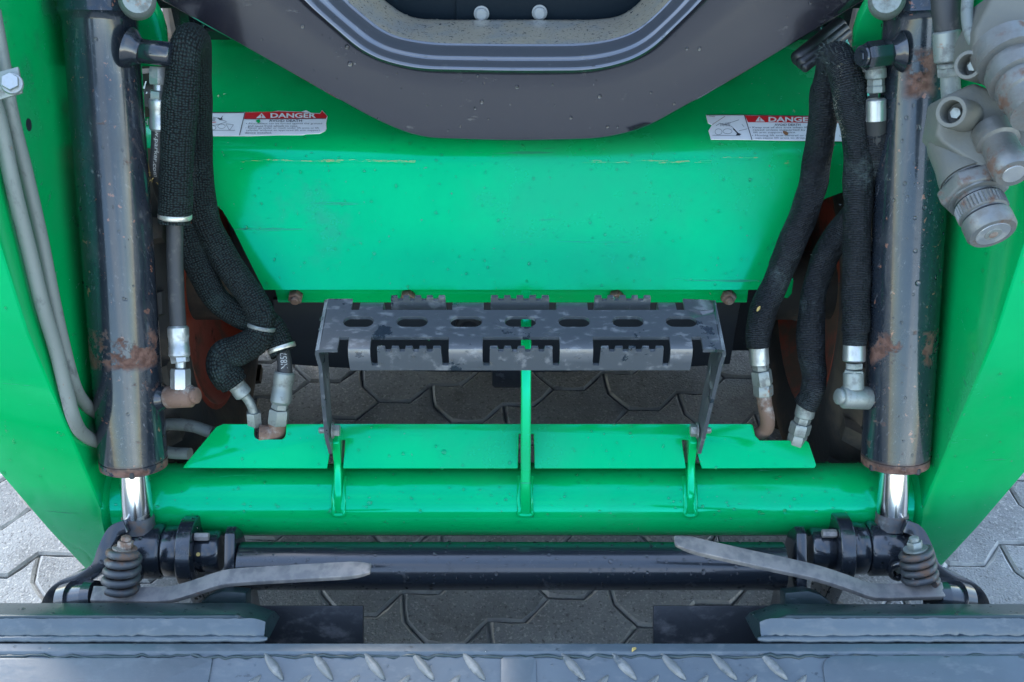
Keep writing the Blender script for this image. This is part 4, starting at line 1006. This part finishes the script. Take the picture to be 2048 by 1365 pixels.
bm = NB(); lathe(bm, c3a, c3b, [(0, .032), (.25, .032), (.27, .025), (.34, .025), (.37, .029), (.52, .029), (.54, .024), (.60, .024), (.62, .0265), (.74, .026), (.76, .0235), (1, .0235)], 40); mk('quick_coupler', bm, 'coupler_metal', cpl, smooth=35)
hose('thin_line', [(1938, -30, 1.10), (1934, 20, 1.09), (1938, 60, 1.08), (1952, 92, 1.07)], .0058, 'steel_line', cpl)
hh, _ = hose('hydraulic_hose', [(1888, -40, 1.115), (1892, 20, 1.12), (1898, 70, 1.125)], .0140, 'rubber_hose', L)
fitting('ferrule', [((1893, 62, 1.12), (1897, 124, 1.128), .0138, 'c')], 'dull_zinc', hh)
fitting('hose_fitting', [((1897, 124, 1.128), (1898, 136, 1.13), .0115, 'c'), ((1899, 134, 1.13), (1900, 154, 1.132), .0122, 'hex')], 'dull_zinc', hh)
hose('bent_pipe', [(1900, 150, 1.132), (1902, 190, 1.135), (1904, 230, 1.13), (1900, 275, 1.12)], .0098, 'steel_line', hh)

# ---- quick attach frame: black tube, knuckles, levers, springs
QY, QZ, QR = .885, .268, .0315
bm = NB(); lathe(bm, (-.358, QY, QZ), (.358, QY, QZ), [(k / 16, QR) for k in range(17)], 48); qa = mk('attach_tube', bm, 'black_paint', L, smooth=50); WET.append((qa, 5000, .0012))
for s in (-1, 1):
    m = (lambda u: u) if s < 0 else (lambda u: 2062 - u)
    p0, p1 = CY[s]; ax = (p1 - p0).normalized(); pin = p0 - ax * .119
    X = lambda u, d=1.49: (m(u) - 1024) / FPX * d
    y, z = pin.y, pin.z
    def xc(bm, ua, ub, r, ch=.002, seg=36, dy=0, dz=0): return cyl(bm, (X(ua), y + dy, z + dz), (X(ub), y + dy, z + dz), r, seg, ch)
    bm = NB(); xc(bm, 244, 331, .0365, .004); eye = mk('rod_eye', bm, 'black_paint', cylo[s], smooth=45); WET.append((eye, 3500, .0013))
    bm = NB(); xc(bm, 332, 372, .0345, .003); kn_ = mk('pivot_bushing', bm, 'black_paint', L, smooth=45)
    # flange: round head running down into a lever-shaped plate
    fx = X(368); out = []
    for t in range(-30, 211, 12): out.append((y + .0465 * math.cos(R(t)), z + .0465 * math.sin(R(t))))
    out += [(y - .030, z - .05), (y - .02, z - .13), (y + .03, z - .13)]
    bm = NB(); prism(bm, [(fx, a, b) for a, b in out], (X(398) - fx, 0, 0)); fg = mk('pivot_flange', bm, 'black_paint', kn_, .0025, 3); WET.append((fg, 2500, .0013))
    bm = NB(); xc(bm, 396, 444, .0275, .003); pn = mk('pivot_pin', bm, 'black_paint', kn_, smooth=45)
    bm = NB(); hexnut(bm, (X(400), y - .002, z + .034), (X(428), y - .002, z + .034), .0056); mk('retaining_bolt', bm, 'lever_paint', kn_, smooth=30)
    bm = NB(); hexnut(bm, (X(412), y - .026, z - .022), (X(432), y - .026, z - .022), .006); mk('retaining_bolt', bm, 'lever_paint', kn_, smooth=30)
    if s < 0: yl = NB(); lathe(yl, (X(408), y - .0192, z + .0192), (X(408), y - .0202, z + .0202), [(0, .0028), (1, .0026)], 8); mk('paint_fleck', yl, 'dry_leaf', pn)
    # grease nipple guard ring
    rc = Vector((X(278), y - .0345, z + .006)); ringp = [rc + Vector((math.cos(t) * .0125, -.006 + abs(math.cos(t)) * .002, math.sin(t) * .0155)) for t in [6.28319 * k / 20 for k in range(21)]]
    bm = NB(); tube(bm, ringp, .0045, 10, close=False); mk('grease_guard', bm, 'black_paint', eye, smooth=60)
    bm = NB(); hexnut(bm, rc + Vector((0, .006, 0)), rc + Vector((0, -.006, 0)), .007); mk('grease_nipple', bm, 'dull_zinc', eye, smooth=30)
    # outer side plate sweeping down and out
    path = catmull([PD(m(u), v, d) for u, v, d in ((258, 1050, 1.46), (232, 1062, 1.455), (214, 1096, 1.45), (200, 1132, 1.45), (168, 1156, 1.455), (128, 1172, 1.46), (104, 1200, 1.465), (92, 1250, 1.48))], 6)
    rows = []
    for i, pnt in enumerate(path):
        t = (path[min(i + 1, len(path) - 1)] - path[max(i - 1, 0)]).normalized(); nn = t.cross(FW).normalized(); w = .0085
        rows.append([pnt + nn * w - FW * .012, pnt - nn * w - FW * .012, pnt - nn * w + FW * .05, pnt + nn * w + FW * .05])
    bm = NB(); loft(bm, rows, closed=True, cap=True); sp = mk('side_plate', bm, 'black_paint', L, .003, 2, 50); WET.append((sp, 1500, .0012))
    bm = NB(); a, b = PD(m(130), 1206, 1.44), PD(m(196), 1196, 1.43)
    lathe(bm, a, b, [(0, .024), (.3, .026), (.35, .021), (.7, .021), (.75, .024), (1, .022)], 30); mk('wedge_boss', bm, 'black_paint', sp, smooth=40)
    # inner mast plate carrying the tube, and little angled stop
    xm = X(462, 1.5)
    bm = NB(); prism(bm, [(xm, .93, .285), (xm, .915, .315), (xm, .90, .318), (xm, .86, .28), (xm, .80, .20), (xm, .80, .10), (xm, .92, .10), (xm, .935, .22)], (-s * .014, 0, 0)); mk('mast_plate', bm, 'black_paint', qa, .003)
    bm = NB(); pts = [(400, 1204), (420, 1190), (445, 1182), (492, 1186), (492, 1240), (400, 1240)]
    prism(bm, [PD(m(u), v, 1.425) for u, v in pts], tuple(FW * .03)); mk('stop_block', bm, 'bucket_dark', qa, .003)
    # handle lever
    if s < 0: K = [(183, 1189, 1.415), (300, 1191, 1.405), (345, 1188, 1.40), (390, 1175, 1.395), (432, 1161, 1.39), (470, 1154, 1.388), (600, 1146, 1.38), (741, 1138, 1.372)]
    else: K = [(1888, 1181, 1.415), (1770, 1184, 1.405), (1735, 1180, 1.40), (1690, 1164, 1.395), (1640, 1148, 1.39), (1600, 1138, 1.388), (1480, 1112, 1.38), (1349, 1082, 1.372)]
    P = resample(catmull([PD(*k) for k in K], 6), 40); rows = []
    wd = Vector((0, .72, .69)); 
    for i, q in enumerate(P):
        t = (P[min(i + 1, 39)] - P[max(i - 1, 0)]).normalized(); th = t.cross(UP).normalized(); th = th if th.dot(FW) > 0 else -th
        hw = .0094 * (1 if i < 37 else (.93 if i == 37 else (.8 if i == 38 else .55))); k_ = hw / .0094; rows.append([q + UP * (.0096 * k_) + FW * .006, q - UP * (.0062 * k_) - FW * .006, q - UP * (.0118 * k_) - FW * .002, q + UP * (.003 * k_) + FW * .012])
    bm = NB(); loft(bm, rows, closed=True, cap=True); lv = mk('locking_lever', bm, 'lever_paint', L, .0014, 2, 45)
    # spring and its bolt
    sa, sb = (PD(249, 1103, 1.405), PD(240, 1176, 1.412)) if s < 0 else (PD(1832, 1104, 1.412), PD(1842, 1164, 1.418))
    d = sb - sa; x, y2 = frame(d); turns = 4.3 if s < 0 else 4.2; N = 120; hp = []
    for k in range(N + 1):
        t = k / N; a = t * turns * 6.28319; rr = .0172 + .0022 * t
        tt = min(1, max(0, (t - .04) / .92)); hp.append(sa + d * tt + (x * math.cos(a) + y2 * math.sin(a)) * rr)
    bm = NB(); tube(bm, hp, .0052 if s < 0 else .0046, 12); spr = mk('spring', bm, 'spring_steel', lv, smooth=60)
    dn_ = d.normalized()
    bm = NB(); lathe(bm, sa - dn_ * .005, sa - dn_ * .003, [(0, .0150), (1, .0150)], 24); hexnut(bm, sa - dn_ * .014, sa - dn_ * .005, .0098); cyl(bm, sa - dn_ * .020, sa - dn_ * .013, .0062, 14); cyl(bm, sa - dn_ * .004, sb, .008, 14); mk('spring_bolt', bm, 'rusty_steel' if s < 0 else 'dull_zinc', lv, smooth=30)
    # lower frame plate seen between the bars
    ua, ub = (430, 726) if s < 0 else (1307, 1620)
    bm = NB(); a, b = PY(ua, 1212, .822), PY(ub, 1212, .822); c_, d_ = PY(ub, 1330, .772), PY(ua, 1330, .772)
    prism(bm, [a, b, c_, d_], (0, .006, -.008)); mk('frame_plate', bm, 'scuffed_black', qa, .0015)

# ================================================================== BUCKET ATTACHMENT
B = empty('bucket', (0, .45, 0)); tag(B, 'blue grey steel bucket edge with diamond tread plate in the foreground', 'bucket')
BZ = .360
y0 = PZ(1024, 1283, BZ).y
bm = NB()
prof_ = [(y0 + .002, BZ - .20), (y0, BZ - .006), (y0 - .003, BZ), (y0 - .014, BZ + .0005), (y0 - .017, BZ - .0025), (y0 - .24, BZ - .03), (y0 - .26, BZ - .33), (y0 - .20, BZ - .345)]
prism(bm, [(-1.05, a, b) for a, b in prof_], (2.1, 0, 0)); tp = mk('tread_plate', bm, 'bucket_paint', B, .0012); WET.append((tp, 900, .0012))
def bz(y): return BZ - .0025 - (y0 - .017 - y) * (.0275 / .223)
# waviness bead under the top strip
rn = random.Random(8)
bm = NB(); pts = [Vector((-1.0 + k * .008, y0 - .0185 + rn.gauss(0, .0012), BZ - .0022 + rn.gauss(0, .0006))) for k in range(251)]
tube(bm, pts, lambda t: .0017, 8, wob=.25, sd=4); mk('weld_bead', bm, 'bucket_dark', tp, smooth=70)
def patch(name, u0, u1, vtop, rnd):
    a = PZ(u0, vtop, BZ - .003); b = PZ(u1, vtop, BZ - .003); yA = a.y; pts = []
    pts = fillet([(a.x, yA - .19, 0), (a.x, yA, 0), (b.x, yA, 0), (b.x, yA - .19, 0)], rnd, 5)
    bm = NB(); prism(bm, [(p.x, p.y, bz(p.y) + .0025) for p in pts], (0, 0, -.003)); return mk(name, bm, 'bucket_paint', B, .0008)
patch('cover_plate', -250, 426, 1318, .004); patch('cover_plate', 1002, 1072, 1316, .006); patch('cover_plate', 1640, 2300, 1314, .02)
# raised tread bars
bm = NB(); n = 8; rows = []
pts = [(0, 0)]
for sgn in (1, -1):
    pass
ring0 = [(math.cos(a) * .0225, math.sin(a) * .0060 * (1 - .3 * abs(math.cos(a)))) for a in [6.28319 * k / 16 for k in range(16)]]
loft(bm, [[(x_, y_, -.001) for x_, y_ in ring0], [(x_ * .86, y_ * .76, .0026) for x_, y_ in ring0], [(x_ * .6, y_ * .34, .0036) for x_, y_ in ring0]], closed=True); bm.faces.new(bm.verts[-16:])
def tread_xy():
    out = []
    for row in range(4):
        for u in range(446, 1640, 100):
            uu = u + (50 if row % 2 else 0)
            if 975 < uu < 1098: continue
            if 420 < uu < 455 or uu > 1615: continue
            out.append((uu, 1333 + row * 42, row))
    return out
tr0 = None
for (u, v, row) in tread_xy():
    p = PZ(u + rn.uniform(-2, 2), v, BZ - .005); p.z = bz(p.y) + .0004; ang = R(-52 if row % 2 == 0 else 52) 
    if tr0 is None: tr0 = mk('tread_bar', bm, 'tread_worn', tp, smooth=50, origin=(0, 0, 0)); tr0.location = p - ORG[tp.name]; tr0.rotation_euler = (R(7), 0, ang)
    else: dup(tr0, p, tp, (R(7), 0, ang))
# upper lips left and right with weld
for s in (-1, 1):
    if s < 0: ua, ub, uc, va = -300, 488, 548, 1206
    else: ua, ub, uc, va = 2350, 1562, 1502, 1208
    rows = []
    yR, zR = .737, .3735; 
    xb = PY(ub, 1225, .76).x; xc_ = PY(uc, 1250, .76).x; xa = PY(ua, 1225, .76).x
    yk = .788; zk = PY(1024, va, yk).z
    sec = lambda dx: [(yk, zk - .03), (yk, zk), (yR + .004, zR + .0002), (yR, zR - .0005), (yR - .004, zR - .006), (yR - .004, zR - .04)]
    bm = NB(); rows = [[(xa, a, b) for a, b in sec(0)]]
    for k in range(1, 24):
        x_ = xa + (xb - xa) * k / 23; rows.append([(x_, a + rn.gauss(0, .00012), b + rn.gauss(0, .00012)) for a, b in sec(0)])
    ee = sec(0); rows.append([(xc_ + (xb - xc_) * (0 if i in (0, 5) else .15), a * .9 + .076 * 1 if False else a, b - (.018 if 0 < i < 5 else 0)) for i, (a, b) in enumerate(ee)])
    loft(bm, rows, closed=True, cap=True); lip = mk('upper_lip', bm, 'bucket_dark', B, .0018, 2, 40); WET.append((lip, 900, .0014))
    # lip front face, sky reflection put into its lighter colour, then the thin gap and the strip below
    rows = []; N_ = 90
    for k in range(N_):
        t = k / (N_ - 1); x_ = xa + (xc_ - xa) * t; e = min(1, (1 - t) * 30 + .35)
        w1, w2 = rn.gauss(0, .0005), rn.gauss(0, .0009)
        rows.append([(x_, yR + .001, zR - .003 - (1 - e) * .012), (x_, yR - .0015 + w1, zR + .0004 - (1 - e) * .012), (x_, yR - .008, zR - .0050 - (1 - e) * .008), (x_, yR - .0165 + w2, zR - .0095 - (1 - e) * .005), (x_, yR - .0175 + w2, zR - .0125), (x_, y0 + .005, BZ - .010), (x_, y0 + .0012, BZ - .014)])
    bm = NB(); loft(bm, rows); mk('lip_sky_band', bm, 'bucket_paint', lip, smooth=60)
    pts = [Vector((xa + (xc_ + (-s) * .004 - xa) * k / 119, y0 + .0035 + rn.gauss(0, .0003), BZ - .0010 + rn.gauss(0, .0002))) for k in range(120)]
    bm = NB(); tube(bm, pts, lambda t: .0040 * min(1, (1 - t) * 40 + .5), 10, wob=.10, sd=16 + s); mk('weld_bead', bm, 'bucket_paint', lip, smooth=70)

# ================================================================== RAIN DROPS on the painted surfaces
bpy.context.view_layer.update()
rd = random.Random(21)
dome = []
for (r, h) in ((1.0, -.03), (.86, .27), (.5, .46)):
    dome.append((r, h))
for (ob, dens, rmax) in WET:
    dg = bpy.context.evaluated_depsgraph_get(); ev = ob.evaluated_get(dg); me = ev.to_mesh(); me.calc_loop_triangles(); mw = ob.matrix_world
    tris = []
    for t in me.loop_triangles:
        a, b, c = (mw @ me.vertices[i].co for i in t.vertices); nn = (b - a).cross(c - a); ar = nn.length / 2
        if ar < 1e-9: continue
        nn = nn.normalized()
        if ob in (cabp, bead, sillo) and nn.dot(CAM - a) < 0: nn = -nn
        if nn.dot(CAM - a) <= 0 or nn.z < -.25: continue
        tris.append((a, b, c, nn, ar))
    vsx, fsx = [], []
    for (a, b, c, nn, ar) in tris:
        ex = ar * dens * 1.5; k = int(ex) + (1 if rd.random() < ex - int(ex) else 0)
        for _ in range(min(k, 4000)):
            r1_, r2_ = math.sqrt(rd.random()), rd.random(); p = a * (1 - r1_) + b * (r1_ * (1 - r2_)) + c * (r1_ * r2_)
            if abs(p.x) > .85 or p.y > 1.7 or p.z > 1.25 or p.y < .5: continue
            r = .0009 + rmax * 1.3 * rd.random() ** 2.2 + (rmax * .8 if rd.random() < .06 else 0)
            x, y = frame(nn); base = len(vsx); n = 9
            down = Vector((0, 0, -1)) - nn * (-nn.z); st = 1 + .35 * min(1, down.length) * rd.random()
            for (q, h) in dome:
                for k2 in range(n):
                    aa = 6.28319 * k2 / n; off = x * math.cos(aa) + y * math.sin(aa)
                    if down.length > .05: dv = down.normalized(); off = off + dv * off.dot(dv) * (st - 1)
                    vsx.append(p + off * r * q + nn * r * h)
            vsx.append(p + nn * r * .53)
            for ri in range(2):
                for k2 in range(n): fsx.append((base + ri * n + k2, base + ri * n + (k2 + 1) % n, base + (ri + 1) * n + (k2 + 1) % n, base + (ri + 1) * n + k2))
            for k2 in range(n): fsx.append((base + 2 * n + k2, base + 2 * n + (k2 + 1) % n, base + 3 * n))
    ev.to_mesh_clear()
    if not vsx: continue
    dm = bpy.data.meshes.new('water_drops'); dm.from_pydata([tuple(v) for v in vsx], [], fsx)
    for p in dm.polygons: p.use_smooth = True
    top = ob if (ob.parent in (L, B)) else ob.parent
    o = link('water_drops', dm, 'water', top); o['kind'] = 'stuff'

# ================================================================== small dry scraps lying on the machine
def scrap(name, pos, nrm, L_, W_, rot, label, cat, mat='dry_leaf'):
    n_ = Vector(nrm).normalized(); x, y = frame(n_); d = x * math.cos(rot) + y * math.sin(rot); e = n_.cross(d)
    bm = NB(); rows = []
    for k in range(7):
        t = k / 6; w = W_ * math.sin(math.pi * (.08 + .84 * t)) * .5; lift = .0015 * math.sin(t * 5) + .0006
        c = Vector(pos) + d * L_ * (t - .5)
        rows.append([c - e * w + n_ * (lift + .0012), c + n_ * lift, c + e * w + n_ * (lift + .0009), c + n_ * (lift - .0005)])
    loft(bm, rows, closed=True, cap=True)
    return tag(mk(name, bm, mat, None, smooth=60), label, cat)
scrap('dry_leaf', PD(1517, 618, CD(618, 1.46) - .0205), -ray(1517, 618), .008, .0035, 1.2, 'tiny yellow leaf scrap stuck on the black fabric hose sleeve', 'leaf')
pq = PZ(1268, 1300, BZ + .0012); scrap('dry_leaf', pq, (0, 0, 1), .008, .0045, .9, 'tiny tan leaf scrap on the bucket edge', 'leaf')
rg_ = random.Random(4); bm = NB(); c_ = PD(303, 352, 1.385)
for k in range(26):
    a = c_ + Vector((rg_.gauss(0, .004), rg_.gauss(0, .003), rg_.gauss(0, .005))); b = a + Vector((rg_.gauss(0, .006), rg_.gauss(0, .005), rg_.gauss(0, .006)))
    tube(bm, [a, a.lerp(b, .5) + Vector((0, 0, .001)), b], .0006, 5)
tag(mk('dry_grass_tuft', bm, 'dry_leaf', None), 'small tuft of dry grass caught beside the left cylinder', 'grass')
